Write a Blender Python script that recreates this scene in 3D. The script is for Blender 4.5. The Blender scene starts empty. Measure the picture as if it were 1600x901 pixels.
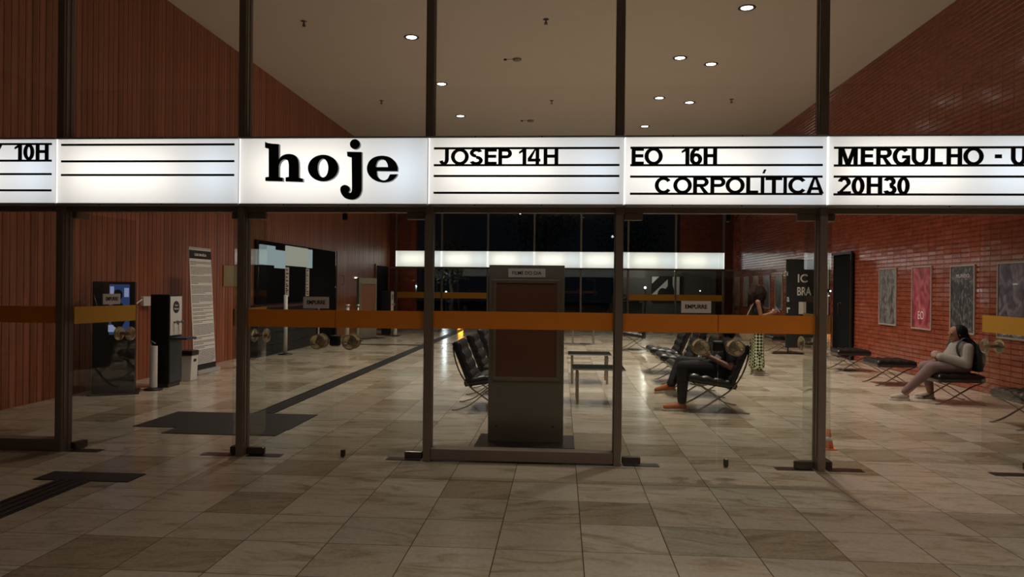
import bpy, bmesh, math, random
from mathutils import Vector, Matrix
random.seed(7)
R = math.radians
SC = bpy.context.scene
COL = SC.collection

# ------------------------------------------------------------------ camera
FPX, YAW, PIT, ROL, EYE = 1152.0, -0.0672, -0.0021, 0.0100, 1.6
_cy, _sy, _cp, _sp = math.cos(YAW), math.sin(YAW), math.cos(PIT), math.sin(PIT)
FW = Vector((_sy*_cp, _cy*_cp, _sp))
_R0 = Vector((_cy, -_sy, 0)); _U0 = _R0.cross(FW)
RT = math.cos(ROL)*_R0 + math.sin(ROL)*_U0
UP = -math.sin(ROL)*_R0 + math.cos(ROL)*_U0
cd = bpy.data.cameras.new('camera'); cam = bpy.data.objects.new('camera', cd); COL.objects.link(cam)
cd.sensor_width = 36; cd.lens = FPX/1600*36; cd.clip_start = .05; cd.clip_end = 300
m = Matrix((RT, UP, -FW)).transposed().to_4x4(); m.translation = (0, 0, EYE); cam.matrix_world = m
SC.camera = cam

# ------------------------------------------------------------------ world, exposure
SC.view_settings.view_transform = 'Standard'; SC.view_settings.look = 'None'
SC.view_settings.exposure = 0.0; SC.view_settings.gamma = 1.0; SC.view_settings.use_curve_mapping = False
W_ = bpy.data.worlds.new('night_sky'); SC.world = W_; W_.use_nodes = True
W_.node_tree.nodes['Background'].inputs[0].default_value = (.35, .42, .6, 1)
W_.node_tree.nodes['Background'].inputs[1].default_value = .006
SC.cycles.max_bounces = 8; SC.cycles.diffuse_bounces = 4; SC.cycles.glossy_bounces = 4
SC.cycles.transmission_bounces = 6; SC.cycles.transparent_max_bounces = 24
SC.cycles.caustics_reflective = False; SC.cycles.caustics_refractive = False
SC.cycles.sample_clamp_indirect = 3.0

# light levels (all lamps are built with their fittings further down)
DOWN_W, DOWN_W_OUT, SIGN_E, TUBE_W, FAR_E = 620.0, 500.0, 0.16, 2.35, 0.20
DOWN_COL = (1.0, .88, .745)

# ------------------------------------------------------------------ measured room
D, SF = 6.695, 6.60                  # entrance glass line, front of the lightboxes
PX0, PW = -1.218, 1.7595             # a post and the bay width
ZT, ZB = 2.955, 2.327                # lightbox top and bottom
XL, XR, ZC, YF = -6.97, 6.69, 6.58, 29.3
FX0, FWD, FZT, FZB = -2.95, 1.853, 3.02, 2.365

def ray(u, v): return FW*FPX + RT*(u-800) - UP*(v-450.5)
O_ = Vector((0, 0, EYE))
def aty(u, v, y): d = ray(u, v); return O_ + d*(y/d.y)
def atx(u, v, x): d = ray(u, v); return O_ + d*(x/d.x)
def fl(u, v, z=0.0): d = ray(u, v); return O_ + d*((z-EYE)/d.z)

# ------------------------------------------------------------------ materials
def new_mat(name):
    m = bpy.data.materials.new(name); m.use_nodes = True
    return m, m.node_tree.nodes, m.node_tree.links, m.node_tree.nodes['Principled BSDF']
def mat(name, col, rough=.5, metal=0.0, spec=.5, noise=0.0, nscale=20, bump=0.0, bscale=60, emit=None, es=0, coat=0, trans=0):
    m, N, L, P = new_mat(name)
    P.inputs['Base Color'].default_value = (*col, 1); P.inputs['Roughness'].default_value = rough
    P.inputs['Metallic'].default_value = metal; P.inputs['Specular IOR Level'].default_value = spec
    if trans: P.inputs['Transmission Weight'].default_value = trans
    if coat: P.inputs['Coat Weight'].default_value = coat
    tc = N.new('ShaderNodeTexCoord')
    if noise:
        n = N.new('ShaderNodeTexNoise'); n.inputs['Scale'].default_value = nscale; n.inputs['Detail'].default_value = 4
        L.new(tc.outputs['Object'], n.inputs['Vector'])
        mx = N.new('ShaderNodeMix'); mx.data_type = 'RGBA'
        mx.inputs[6].default_value = (*[c*(1-noise) for c in col], 1); mx.inputs[7].default_value = (*[min(1, c*(1+noise)) for c in col], 1)
        L.new(n.outputs[0], mx.inputs[0]); L.new(mx.outputs[2], P.inputs['Base Color'])
    if bump:
        n2 = N.new('ShaderNodeTexNoise'); n2.inputs['Scale'].default_value = bscale; n2.inputs['Detail'].default_value = 3
        L.new(tc.outputs['Object'], n2.inputs['Vector'])
        b = N.new('ShaderNodeBump'); b.inputs['Strength'].default_value = bump; b.inputs['Distance'].default_value = .01
        L.new(n2.outputs[0], b.inputs['Height']); L.new(b.outputs[0], P.inputs['Normal'])
    if emit:
        P.inputs['Emission Color'].default_value = (*emit, 1); P.inputs['Emission Strength'].default_value = es
    return m
def math_node(N, L, op, a, b=None, c=None):
    n = N.new('ShaderNodeMath'); n.operation = op
    for i, x in enumerate((a, b, c)):
        if x is None: continue
        if isinstance(x, (int, float)): n.inputs[i].default_value = x
        else: L.new(x, n.inputs[i])
    return n.outputs[0]
def ramp(N, L, fac, stops):
    r = N.new('ShaderNodeValToRGB'); L.new(fac, r.inputs[0])
    e = r.color_ramp.elements
    while len(e) < len(stops): e.new(.5)
    for i, (p, c) in enumerate(stops): e[i].position = p; e[i].color = (*c, 1)
    return r.outputs[0]
def mixc(N, L, fac, a, b, blend='MIX'):
    n = N.new('ShaderNodeMix'); n.data_type = 'RGBA'; n.blend_type = blend
    for i, x in ((0, fac), (6, a), (7, b)):
        if isinstance(x, (int, float)): n.inputs[i].default_value = x
        elif isinstance(x, tuple): n.inputs[i].default_value = (*x, 1)
        else: L.new(x, n.inputs[i])
    return n.outputs[2]

def glass_mat(name, tint=(.93, .95, .94), ior=1.5):
    m, N, L, P = new_mat(name); N.remove(P)
    out = N['Material Output']
    t = N.new('ShaderNodeBsdfTransparent'); t.inputs[0].default_value = (*tint, 1)
    g = N.new('ShaderNodeBsdfGlossy'); g.inputs['Roughness'].default_value = .0; g.inputs[0].default_value = (1, 1, 1, 1)
    f = N.new('ShaderNodeFresnel'); f.inputs[0].default_value = ior
    geo = N.new('ShaderNodeNewGeometry')
    fac = math_node(N, L, 'MULTIPLY', f.outputs[0], math_node(N, L, 'SUBTRACT', 1.0, geo.outputs['Backfacing']))
    x = N.new('ShaderNodeMixShader'); L.new(fac, x.inputs[0]); L.new(t.outputs[0], x.inputs[1]); L.new(g.outputs[0], x.inputs[2])
    L.new(x.outputs[0], out.inputs[0]); return m
def floor_mat():
    m, N, L, P = new_mat('polished_marble_tiles')
    tc = N.new('ShaderNodeTexCoord'); sep = N.new('ShaderNodeSeparateXYZ'); L.new(tc.outputs['Object'], sep.inputs[0])
    TW, TH = .5265, .5245
    ux = math_node(N, L, 'DIVIDE', math_node(N, L, 'SUBTRACT', sep.outputs[0], .142), TW)
    uy = math_node(N, L, 'DIVIDE', math_node(N, L, 'SUBTRACT', sep.outputs[1], 4.486), TH)
    ix, iy = math_node(N, L, 'FLOOR', ux), math_node(N, L, 'FLOOR', uy)
    fx, fy = math_node(N, L, 'FRACT', ux), math_node(N, L, 'FRACT', uy)
    cv = N.new('ShaderNodeCombineXYZ'); L.new(ix, cv.inputs[0]); L.new(iy, cv.inputs[1])
    wn = N.new('ShaderNodeTexWhiteNoise'); wn.noise_dimensions = '2D'; L.new(cv.outputs[0], wn.inputs[0])
    # vein coordinates: shifted and turned per tile
    off = N.new('ShaderNodeVectorMath'); off.operation = 'SCALE'; L.new(wn.outputs['Color'], off.inputs[0]); off.inputs['Scale'].default_value = 37.0
    add = N.new('ShaderNodeVectorMath'); add.operation = 'ADD'; L.new(tc.outputs['Object'], add.inputs[0]); L.new(off.outputs[0], add.inputs[1])
    rot = N.new('ShaderNodeVectorRotate'); rot.rotation_type = 'Z_AXIS'; L.new(add.outputs[0], rot.inputs[0])
    L.new(math_node(N, L, 'MULTIPLY', math_node(N, L, 'SUBTRACT', wn.outputs['Value'], .5), .7), rot.inputs['Angle'])
    mp = N.new('ShaderNodeMapping'); mp.inputs['Scale'].default_value = (1.0, 3.2, 1); L.new(rot.outputs[0], mp.inputs[0])
    n1 = N.new('ShaderNodeTexNoise'); n1.inputs['Scale'].default_value = 1.9; n1.inputs['Detail'].default_value = 8; n1.inputs['Roughness'].default_value = .62; n1.inputs['Distortion'].default_value = 1.1
    L.new(mp.outputs[0], n1.inputs[0])
    n2 = N.new('ShaderNodeTexNoise'); n2.inputs['Scale'].default_value = 40; n2.inputs['Detail'].default_value = 5; L.new(add.outputs[0], n2.inputs[0])
    base = ramp(N, L, wn.outputs['Value'], [(0, (.27, .205, .125)), (.16, (.32, .26, .175)), (.30, (.43, .365, .275)), (.6, (.49, .42, .335)), (.85, (.53, .46, .37)), (1, (.37, .345, .275))])
    vein = ramp(N, L, n1.outputs[0], [(.0, (.36, .32, .25)), (.34, (.55, .51, .42)), (.44, (.86, .84, .77)), (.52, (1.0, 1.0, 1.0)), (1, (1.05, 1.02, .98))])
    c = mixc(N, L, 1.0, base, vein, 'MULTIPLY')
    c = mixc(N, L, .16, c, ramp(N, L, n2.outputs[0], [(.3, (.35, .3, .24)), (.7, (.8, .74, .64))]))
    # joints
    gx = math_node(N, L, 'MINIMUM', fx, math_node(N, L, 'SUBTRACT', 1.0, fx))
    gy = math_node(N, L, 'MINIMUM', fy, math_node(N, L, 'SUBTRACT', 1.0, fy))
    j = math_node(N, L, 'LESS_THAN', math_node(N, L, 'MINIMUM', gx, gy), .0062)
    c = mixc(N, L, j, c, (.055, .03, .018))
    L.new(c, P.inputs['Base Color'])
    n3 = N.new('ShaderNodeTexNoise'); n3.inputs['Scale'].default_value = 3; n3.inputs['Detail'].default_value = 6; L.new(tc.outputs['Object'], n3.inputs[0])
    rr = N.new('ShaderNodeMapRange'); rr.inputs['To Min'].default_value = .10; rr.inputs['To Max'].default_value = .30
    L.new(n3.outputs[0], rr.inputs['Value']); L.new(math_node(N, L, 'MAXIMUM', rr.outputs[0], math_node(N, L, 'MULTIPLY', j, .8)), P.inputs['Roughness'])
    P.inputs['Specular IOR Level'].default_value = .5
    n4 = N.new('ShaderNodeTexNoise'); n4.inputs['Scale'].default_value = 9; n4.inputs['Detail'].default_value = 3; L.new(tc.outputs['Object'], n4.inputs[0])
    h = math_node(N, L, 'SUBTRACT', math_node(N, L, 'ADD', math_node(N, L, 'MULTIPLY', n4.outputs[0], .12), math_node(N, L, 'MULTIPLY', wn.outputs['Value'], .05)), math_node(N, L, 'MULTIPLY', j, .5))
    b = N.new('ShaderNodeBump'); b.inputs['Strength'].default_value = .22; b.inputs['Distance'].default_value = .01; L.new(h, b.inputs['Height']); L.new(b.outputs[0], P.inputs['Normal'])
    return m
def wood_mat():
    m, N, L, P = new_mat('red_brown_wood_boards')
    tc = N.new('ShaderNodeTexCoord'); sep = N.new('ShaderNodeSeparateXYZ'); L.new(tc.outputs['Object'], sep.inputs[0])
    s = math_node(N, L, 'ADD', sep.outputs[0], sep.outputs[1])
    ib = math_node(N, L, 'FLOOR', math_node(N, L, 'DIVIDE', s, .125))
    wn = N.new('ShaderNodeTexWhiteNoise'); wn.noise_dimensions = '1D'; L.new(ib, wn.inputs['W'])
    mp = N.new('ShaderNodeMapping'); mp.inputs['Scale'].default_value = (30, 30, 1.4); L.new(tc.outputs['Object'], mp.inputs[0])
    n = N.new('ShaderNodeTexNoise'); n.inputs['Scale'].default_value = 1.5; n.inputs['Detail'].default_value = 6; n.inputs['Roughness'].default_value = .65; L.new(mp.outputs[0], n.inputs[0])
    c = ramp(N, L, wn.outputs['Value'], [(0, (.30, .098, .050)), (.5, (.38, .128, .066)), (1, (.45, .162, .088))])
    g = ramp(N, L, n.outputs[0], [(.25, (.55, .5, .48)), (.55, (1, 1, 1)), (.8, (1.25, 1.2, 1.15))])
    L.new(mixc(N, L, 1.0, c, g, 'MULTIPLY'), P.inputs['Base Color'])
    rr = N.new('ShaderNodeMapRange'); rr.inputs['To Min'].default_value = .28; rr.inputs['To Max'].default_value = .5; L.new(n.outputs[0], rr.inputs['Value']); L.new(rr.outputs[0], P.inputs['Roughness'])
    b = N.new('ShaderNodeBump'); b.inputs['Strength'].default_value = .35; b.inputs['Distance'].default_value = .004; L.new(n.outputs[0], b.inputs['Height']); L.new(b.outputs[0], P.inputs['Normal'])
    return m
BW, BH = .28, .083
def brick_mat():
    m, N, L, P = new_mat('glazed_red_brick')
    tc = N.new('ShaderNodeTexCoord'); sep = N.new('ShaderNodeSeparateXYZ'); L.new(tc.outputs['Object'], sep.inputs[0])
    s = math_node(N, L, 'ADD', sep.outputs[0], sep.outputs[1])
    cv = N.new('ShaderNodeCombineXYZ'); L.new(math_node(N, L, 'FLOOR', math_node(N, L, 'DIVIDE', s, BW)), cv.inputs[0]); L.new(math_node(N, L, 'FLOOR', math_node(N, L, 'DIVIDE', sep.outputs[2], BH)), cv.inputs[1])
    wn = N.new('ShaderNodeTexWhiteNoise'); wn.noise_dimensions = '2D'; L.new(cv.outputs[0], wn.inputs[0])
    n = N.new('ShaderNodeTexNoise'); n.inputs['Scale'].default_value = 9; n.inputs['Detail'].default_value = 5; L.new(tc.outputs['Object'], n.inputs[0])
    c = ramp(N, L, wn.outputs['Value'], [(0, (.275, .072, .038)), (.5, (.305, .080, .043)), (1, (.335, .090, .048))])
    c = mixc(N, L, 1.0, c, ramp(N, L, n.outputs[0], [(.3, (.8, .78, .76)), (.7, (1.12, 1.1, 1.08))]), 'MULTIPLY')
    L.new(c, P.inputs['Base Color'])
    rr = N.new('ShaderNodeMapRange'); rr.inputs['To Min'].default_value = .10; rr.inputs['To Max'].default_value = .17; L.new(wn.outputs['Value'], rr.inputs['Value']); L.new(rr.outputs[0], P.inputs['Roughness'])
    b = N.new('ShaderNodeBump'); b.inputs['Strength'].default_value = .16; b.inputs['Distance'].default_value = .006; L.new(n.outputs[0], b.inputs['Height']); L.new(b.outputs[0], P.inputs['Normal'])
    return m
def emit_mat(name, col, s):
    m, N, L, P = new_mat(name); N.remove(P)
    e = N.new('ShaderNodeEmission'); e.inputs[0].default_value = (*col, 1); e.inputs[1].default_value = s
    L.new(e.outputs[0], N['Material Output'].inputs[0]); return m
def acrylic_mat(name, col, s, trans=.75):
    m, N, L, P = new_mat(name); N.remove(P)
    e = N.new('ShaderNodeEmission'); e.inputs[0].default_value = (*col, 1); e.inputs[1].default_value = s
    t = N.new('ShaderNodeBsdfTranslucent'); t.inputs[0].default_value = (trans, trans, trans, 1)
    a = N.new('ShaderNodeAddShader'); L.new(e.outputs[0], a.inputs[0]); L.new(t.outputs[0], a.inputs[1])
    L.new(a.outputs[0], N['Material Output'].inputs[0]); return m
def poster_mat(name, stops, scale, seed, stretch=(1, 1, 1), dist=1.0):
    m, N, L, P = new_mat(name)
    tc = N.new('ShaderNodeTexCoord'); mp = N.new('ShaderNodeMapping'); mp.inputs['Location'].default_value = (seed*3.1, seed*1.7, seed); mp.inputs['Scale'].default_value = stretch
    L.new(tc.outputs['Object'], mp.inputs[0])
    n = N.new('ShaderNodeTexNoise'); n.inputs['Scale'].default_value = scale; n.inputs['Detail'].default_value = 5; n.inputs['Distortion'].default_value = dist; L.new(mp.outputs[0], n.inputs[0])
    L.new(ramp(N, L, n.outputs[0], stops), P.inputs['Base Color']); P.inputs['Roughness'].default_value = .3
    return m
def check_mat():
    m, N, L, P = new_mat('checked_cloth')
    tc = N.new('ShaderNodeTexCoord'); c = N.new('ShaderNodeTexChecker'); c.inputs['Scale'].default_value = 24
    c.inputs[1].default_value = (.62, .66, .45, 1); c.inputs[2].default_value = (.012, .014, .012, 1)
    rt = N.new('ShaderNodeMapping'); rt.inputs['Rotation'].default_value = (.0, R(45), 0); L.new(tc.outputs['Object'], rt.inputs[0])
    L.new(rt.outputs[0], c.inputs[0]); L.new(c.outputs[0], P.inputs['Base Color']); P.inputs['Roughness'].default_value = .9
    return m

M = dict(
    floor=floor_mat(), wood=wood_mat(), brick=brick_mat(),
    mortar=mat('dark_mortar', (.07, .03, .02), .9, noise=.3),
    ceiling=mat('matte_ceiling_paint', (.66, .60, .56), .9, noise=.04, nscale=3),
    bronze=mat('dark_bronze_aluminium', (.23, .175, .14), .45, .1, noise=.10, nscale=8),
    bead=mat('grey_aluminium_bead', (.26, .235, .205), .35, .5, noise=.1),
    alu=mat('pale_aluminium', (.62, .62, .62), .35, .6, noise=.05),
    glass=glass_mat('clear_pane_glass'), leafglass=glass_mat('greenish_door_glass', (.90, .925, .905)),
    stripe=mat('orange_film', (.92, .28, .022), .55, noise=.07, nscale=6),
    stripe2=mat('yellow_and_lit_orange_film', (.80, .42, .045), .55, noise=.07, nscale=6),  # far panes' yellow; on open doors, light painted into the orange film
    black=mat('black_plastic', (.012, .012, .013), .4, noise=.2), tabletop=mat('black_table_laminate', (.010, .012, .010), .6, spec=.03, noise=.2),
    blackmat=mat('black_rubber', (.010, .010, .011), .6, noise=.4, nscale=60, bump=.3, bscale=120),
    letter=mat('black_letter_acrylic', (.010, .009, .009), .35, noise=.1),
    letterside=mat('grey_letter_edge', (.10, .10, .10), .3, noise=.1),
    sign=acrylic_mat('lit_opal_acrylic', (1.0, .955, .89), SIGN_E),
    signback=emit_mat('lit_opal_back', (1.0, .955, .88), .74),
    signfar=acrylic_mat('far_lit_opal_acrylic', (1.0, .96, .87), FAR_E),
    joint=emit_mat('lit_panel_joint', (1, .98, .95), 1.15),
    sheet=mat('white_paper', (.72, .71, .70), .7, noise=.04),
    greylabel=mat('grey_label', (.80, .72, .68), .6, noise=.06),
    ink=mat('black_ink', (.014, .013, .013), .7, noise=.1),
    white=mat('white_enamel', (.72, .72, .70), .35, noise=.05),
    whitebright=mat('white_vinyl', (.85, .84, .80), .5, noise=.04),
    leather=mat('black_leather', (.010, .0095, .0095), .27, noise=.3, nscale=40, bump=.25, bscale=90, spec=.6),
    steel=mat('polished_steel', (.34, .31, .28), .2, 1.0, noise=.1),
    darksteel=mat('dark_steel', (.12, .10, .09), .3, .9, noise=.1),
    totem=mat('taupe_painted_steel', (.26, .23, .19), .42, .1, noise=.08, nscale=10),
    totemframe=mat('bronze_frame', (.33, .27, .21), .35, .4, noise=.08),
    corkboard=mat('brown_felt_board', (.22, .095, .055), .85, noise=.15, nscale=80, bump=.2, bscale=200),
    posterframe=mat('pale_bronze_frame', (.46, .40, .35), .4, .2, noise=.08), brass=mat('old_brass', (.40, .29, .12), .38, .8, noise=.2),
    amberglass=mat('amber_glass', (.95, .86, .66), .05, 0, spec=.8, trans=.85),
    blueblack=mat('blue_black_panel', (.035, .05, .07), .4, noise=.1),
    darkdoor=mat('black_painted_door', (.006, .006, .007), .9, spec=.12, noise=.2),
    board=mat('charcoal_board', (.035, .035, .037), .8, spec=.25, noise=.15),
    concrete=mat('grey_plaster', (.14, .13, .12), .8, noise=.2, nscale=3),
    night=mat('night_asphalt', (.02, .02, .022), .9, noise=.3),
    foliage=mat('night_foliage', (.03, .045, .02), .8, noise=.5, nscale=4),
    bark=mat('dark_bark', (.03, .022, .016), .9, noise=.3),
    lamp=emit_mat('lit_lamp_glass', (1, .95, .85), 14.0),
    lampfar=emit_mat('street_lamp_glow', (.9, .95, 1), 2.5),
    amber=emit_mat('orange_beacon_glow', (1.0, .33, .02), 26.0),
    cool=emit_mat('cool_menu_light', (.62, .75, .80), .42), warmmenu=emit_mat('pale_menu_light', (.78, .76, .62), .40),
    screen=emit_mat('blue_screen_light', (.05, .08, .22), .5), screenw=emit_mat('white_screen_light', (.45, .5, .8), .5),
    skin_w=mat('tan_skin', (.30, .15, .10), .55, noise=.08), skin_d=mat('brown_skin', (.19, .085, .055), .5, noise=.08),
    hair_b=mat('dark_brown_hair', (.022, .010, .008), .8, spec=.12, noise=.5, nscale=50, bump=.8, bscale=50), hair_k=mat('black_hair', (.007, .006, .007), .6, spec=.2, noise=.4, nscale=50, bump=.6, bscale=60),
    eye=mat('dark_eye', (.01, .008, .008), .2), lip=mat('lip_skin', (.20, .07, .055), .5),
    blackcloth=mat('black_cotton', (.011, .010, .011), .85, noise=.3, bump=.3, bscale=40), knit=mat('pale_grey_knit', (.30, .275, .25), .9, noise=.12, nscale=40, bump=.4, bscale=70),
    mauve=mat('mauve_leggings', (.19, .125, .125), .85, noise=.15, bump=.2, bscale=30), checks=check_mat(),
    shoew=mat('off_white_shoe', (.42, .37, .31), .6, noise=.08), shoeo=mat('orange_mesh_shoe', (.44, .125, .03), .6, noise=.25, nscale=60), sole=mat('pale_rubber_sole', (.55, .5, .45), .6),
    teal=mat('dark_teal_nylon', (.016, .026, .030), .6, noise=.3, bump=.3, bscale=30), canvas=mat('pale_canvas', (.45, .36, .28), .8, noise=.1),
    orange=mat('orange_cone_plastic', (.75, .22, .08), .5, noise=.1),
)

# ------------------------------------------------------------------ mesh helpers
class MB:
    def __init__(s): s.bm = bmesh.new()
    def box(s, x0, x1, y0, y1, z0, z1, mtx=None):
        vs = [s.bm.verts.new(Vector(p) if mtx is None else mtx @ Vector(p)) for p in ((x0,y0,z0),(x1,y0,z0),(x1,y1,z0),(x0,y1,z0),(x0,y0,z1),(x1,y0,z1),(x1,y1,z1),(x0,y1,z1))]
        for f in ((3,2,1,0),(4,5,6,7),(0,1,5,4),(1,2,6,5),(2,3,7,6),(3,0,4,7)): s.bm.faces.new([vs[i] for i in f])
        return s
    def ring_loft(s, rings, caps=True):
        vv = [[s.bm.verts.new(p) for p in r] for r in rings]; n = len(vv[0])
        for a, b in zip(vv, vv[1:]):
            for i in range(n): s.bm.faces.new((a[i], a[(i+1)%n], b[(i+1)%n], b[i]))
        if caps: s.bm.faces.new(list(reversed(vv[0]))); s.bm.faces.new(vv[-1])
        return s
    def tube(s, pts, r, seg=10, flat=None):
        """round tube along pts (r: number or list); flat=(width_axis, w, t) makes a flat bar instead"""
        pts = [Vector(p) for p in pts]; rings = []
        for i, p in enumerate(pts):
            t = (pts[min(i+1, len(pts)-1)] - pts[max(i-1, 0)]).normalized()
            if flat:
                a = Vector(flat[0]).normalized(); b = t.cross(a).normalized(); w, h = flat[1]/2, flat[2]/2
                rings.append([p+a*w+b*h, p-a*w+b*h, p-a*w-b*h, p+a*w-b*h])
            else:
                a = t.cross(Vector((0, 0, 1)) if abs(t.z) < .95 else Vector((1, 0, 0))).normalized(); b = t.cross(a).normalized()
                rr = r[i] if isinstance(r, (list, tuple)) else r
                rings.append([p + (a*math.cos(2*math.pi*k/seg) + b*math.sin(2*math.pi*k/seg))*rr for k in range(seg)])
        return s.ring_loft(rings)
    def lathe(s, prof, c=(0,0,0), seg=24, axis='z'):
        c = Vector(c); rings = []
        for r, h in prof:
            ring = []
            for k in range(seg):
                a = 2*math.pi*k/seg; x, y = r*math.cos(a), r*math.sin(a)
                ring.append(c + (Vector((x, y, h)) if axis == 'z' else Vector((x, h, y)) if axis == 'y' else Vector((h, x, y))))
            rings.append(ring)
        return s.ring_loft(rings)
    def ell(s, c, rx, ry, rz, seg=16, rings=10, mtx=None):
        c = Vector(c); rr = []
        for j in range(1, rings):
            a = math.pi*j/rings
            ring = []
            for k in range(seg):
                p = Vector((rx*math.sin(a)*math.cos(2*math.pi*k/seg), ry*math.sin(a)*math.sin(2*math.pi*k/seg), -rz*math.cos(a)))
                ring.append(c + (mtx @ p if mtx is not None else p))
            rr.append(ring)
        return s.ring_loft(rr)
    def cap(s, p0, p1, r0, r1, seg=14):
        """tapered capsule"""
        p0, p1 = Vector(p0), Vector(p1); t = p1-p0; ln = max(t.length, 1e-6); t /= ln
        a = t.cross(Vector((0, 0, 1)) if abs(t.z) < .95 else Vector((1, 0, 0))).normalized(); b = t.cross(a).normalized(); rings = []
        for k in range(1, 5):
            w = math.pi/2*k/5; rings.append((p0 - t*r0*math.cos(w), r0*math.sin(w)))
        rings += [(p0, r0), (p1, r1)]
        for k in range(4, 0, -1):
            w = math.pi/2*k/5; rings.append((p1 + t*r1*math.cos(w), r1*math.sin(w)))
        return s.ring_loft([[c + (a*math.cos(2*math.pi*k/seg) + b*math.sin(2*math.pi*k/seg))*q for k in range(seg)] for c, q in rings])
    def chain(s, pts):
        for a, b in zip(pts, pts[1:]): s.cap(a[0], b[0], a[1], b[1])
        return s
    def prism(s, poly, a0, a1, plane='xz', hole=None):
        """extrude a 2-D polygon; plane xz: along y, yz: along x, xy: along z"""
        def P(p, d): return (p[0], d, p[1]) if plane == 'xz' else (d, p[0], p[1]) if plane == 'yz' else (p[0], p[1], d)
        lo = [s.bm.verts.new(P(p, a0)) for p in poly]; hi = [s.bm.verts.new(P(p, a1)) for p in poly]; n = len(poly)
        e = []
        for vs in (lo, hi): e.append([s.bm.edges.new((vs[i], vs[(i+1)%n])) for i in range(n)])
        for i in range(n): s.bm.faces.new((lo[i], lo[(i+1)%n], hi[(i+1)%n], hi[i]))
        if hole:
            hl = [s.bm.verts.new(P(p, a0)) for p in hole]; hh = [s.bm.verts.new(P(p, a1)) for p in hole]; k = len(hole)
            for j, vs in enumerate((hl, hh)): e[j] += [s.bm.edges.new((vs[i], vs[(i+1)%k])) for i in range(k)]
            for i in range(k): s.bm.faces.new((hl[i], hh[i], hh[(i+1)%k], hl[(i+1)%k]))
        for ee in e: bmesh.ops.triangle_fill(s.bm, edges=ee, use_beauty=True)
        return s
    def each(s, name, mt, parent=None, **k):
        """every loose piece becomes an object of its own"""
        left = set(s.bm.verts); out = []
        while left:
            st = [left.pop()]; isl = set(st)
            while st:
                for e in st.pop().link_edges:
                    for v in e.verts:
                        if v in left: left.discard(v); isl.add(v); st.append(v)
            b = MB(); mp = {v: b.bm.verts.new(v.co) for v in isl}
            for f in {f for v in isl for f in v.link_faces}: b.bm.faces.new([mp[v] for v in f.verts])
            out.append(b.build(name, mt, parent, **k))
        s.bm.free(); return out
    def build(s, name, mt, parent=None, smooth=False, bevel=0, remesh=0, smoothit=0, loc=None):
        bmesh.ops.recalc_face_normals(s.bm, faces=s.bm.faces)
        me = bpy.data.meshes.new(name); s.bm.to_mesh(me); s.bm.free()
        o = bpy.data.objects.new(name, me); COL.objects.link(o)
        mats = mt if isinstance(mt, (list, tuple)) else [mt]
        if remesh or bevel:
            if remesh:
                md = o.modifiers.new('r', 'REMESH'); md.mode = 'VOXEL'; md.voxel_size = remesh; md.use_smooth_shade = True
                if smoothit: sm = o.modifiers.new('s', 'SMOOTH'); sm.factor = .5; sm.iterations = smoothit
            if bevel:
                b = o.modifiers.new('b', 'BEVEL'); b.width = bevel; b.segments = 2; b.limit_method = 'ANGLE'; b.angle_limit = R(40)
            dg = bpy.context.evaluated_depsgraph_get(); ev = o.evaluated_get(dg)
            m2 = bpy.data.meshes.new_from_object(ev); o.modifiers.clear(); o.data = m2; bpy.data.meshes.remove(me); me = m2; me.name = name
        me.materials.clear()
        for x in mats: me.materials.append(x)
        if smooth or remesh:
            for p in me.polygons: p.use_smooth = True
        if parent is not None: o.parent = parent
        if loc is not None: o.location = loc
        return o
def tag(o, label=None, cat=None, group=None, kind=None):
    for k, v in (('label', label), ('category', cat), ('group', group), ('kind', kind)):
        if v: o[k] = v
    return o
def empty(name, loc=(0,0,0), rz=0, label=None, cat=None, group=None, kind=None):
    o = bpy.data.objects.new(name, None); COL.objects.link(o); o.location = loc; o.rotation_euler = (0, 0, rz); o.empty_display_size = .1
    return tag(o, label, cat, group, kind)
KIDS = lambda o: [c for c in bpy.data.objects if c.parent == o]
def copy_tree(o, parent=None):
    c = o.copy(); COL.objects.link(c)
    if parent is not None: c.parent = parent
    for ch in KIDS(o): copy_tree(ch, c)
    return c
def dup(root, loc, rz=None, label=None, group=None):
    c = copy_tree(root); c.location = loc
    if rz is not None: c.rotation_euler = (0, 0, rz)
    tag(c, label, None, group); return c

# text: Blender's own built-in typeface, turned into mesh and fitted to a rectangle
_tc = {}
def glyph(txt, bold=.0):
    key = (txt, bold)
    if key not in _tc:
        cu = bpy.data.curves.new('t', 'FONT'); cu.body = txt; cu.size = 1; cu.offset = bold; cu.resolution_u = 5
        o = bpy.data.objects.new('t', cu); COL.objects.link(o)
        dg = bpy.context.evaluated_depsgraph_get(); me = bpy.data.meshes.new_from_object(o.evaluated_get(dg))
        bpy.data.objects.remove(o)
        vs = [tuple(v.co[:2]) for v in me.vertices]; fs = [tuple(p.vertices) for p in me.polygons]; bpy.data.meshes.remove(me)
        x0 = min(v[0] for v in vs); x1 = max(v[0] for v in vs); y0 = min(v[1] for v in vs); y1 = max(v[1] for v in vs)
        _tc[key] = ([((v[0]-x0)/(x1-x0), (v[1]-y0)/(y1-y0)) for v in vs], fs)
    return _tc[key]
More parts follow.
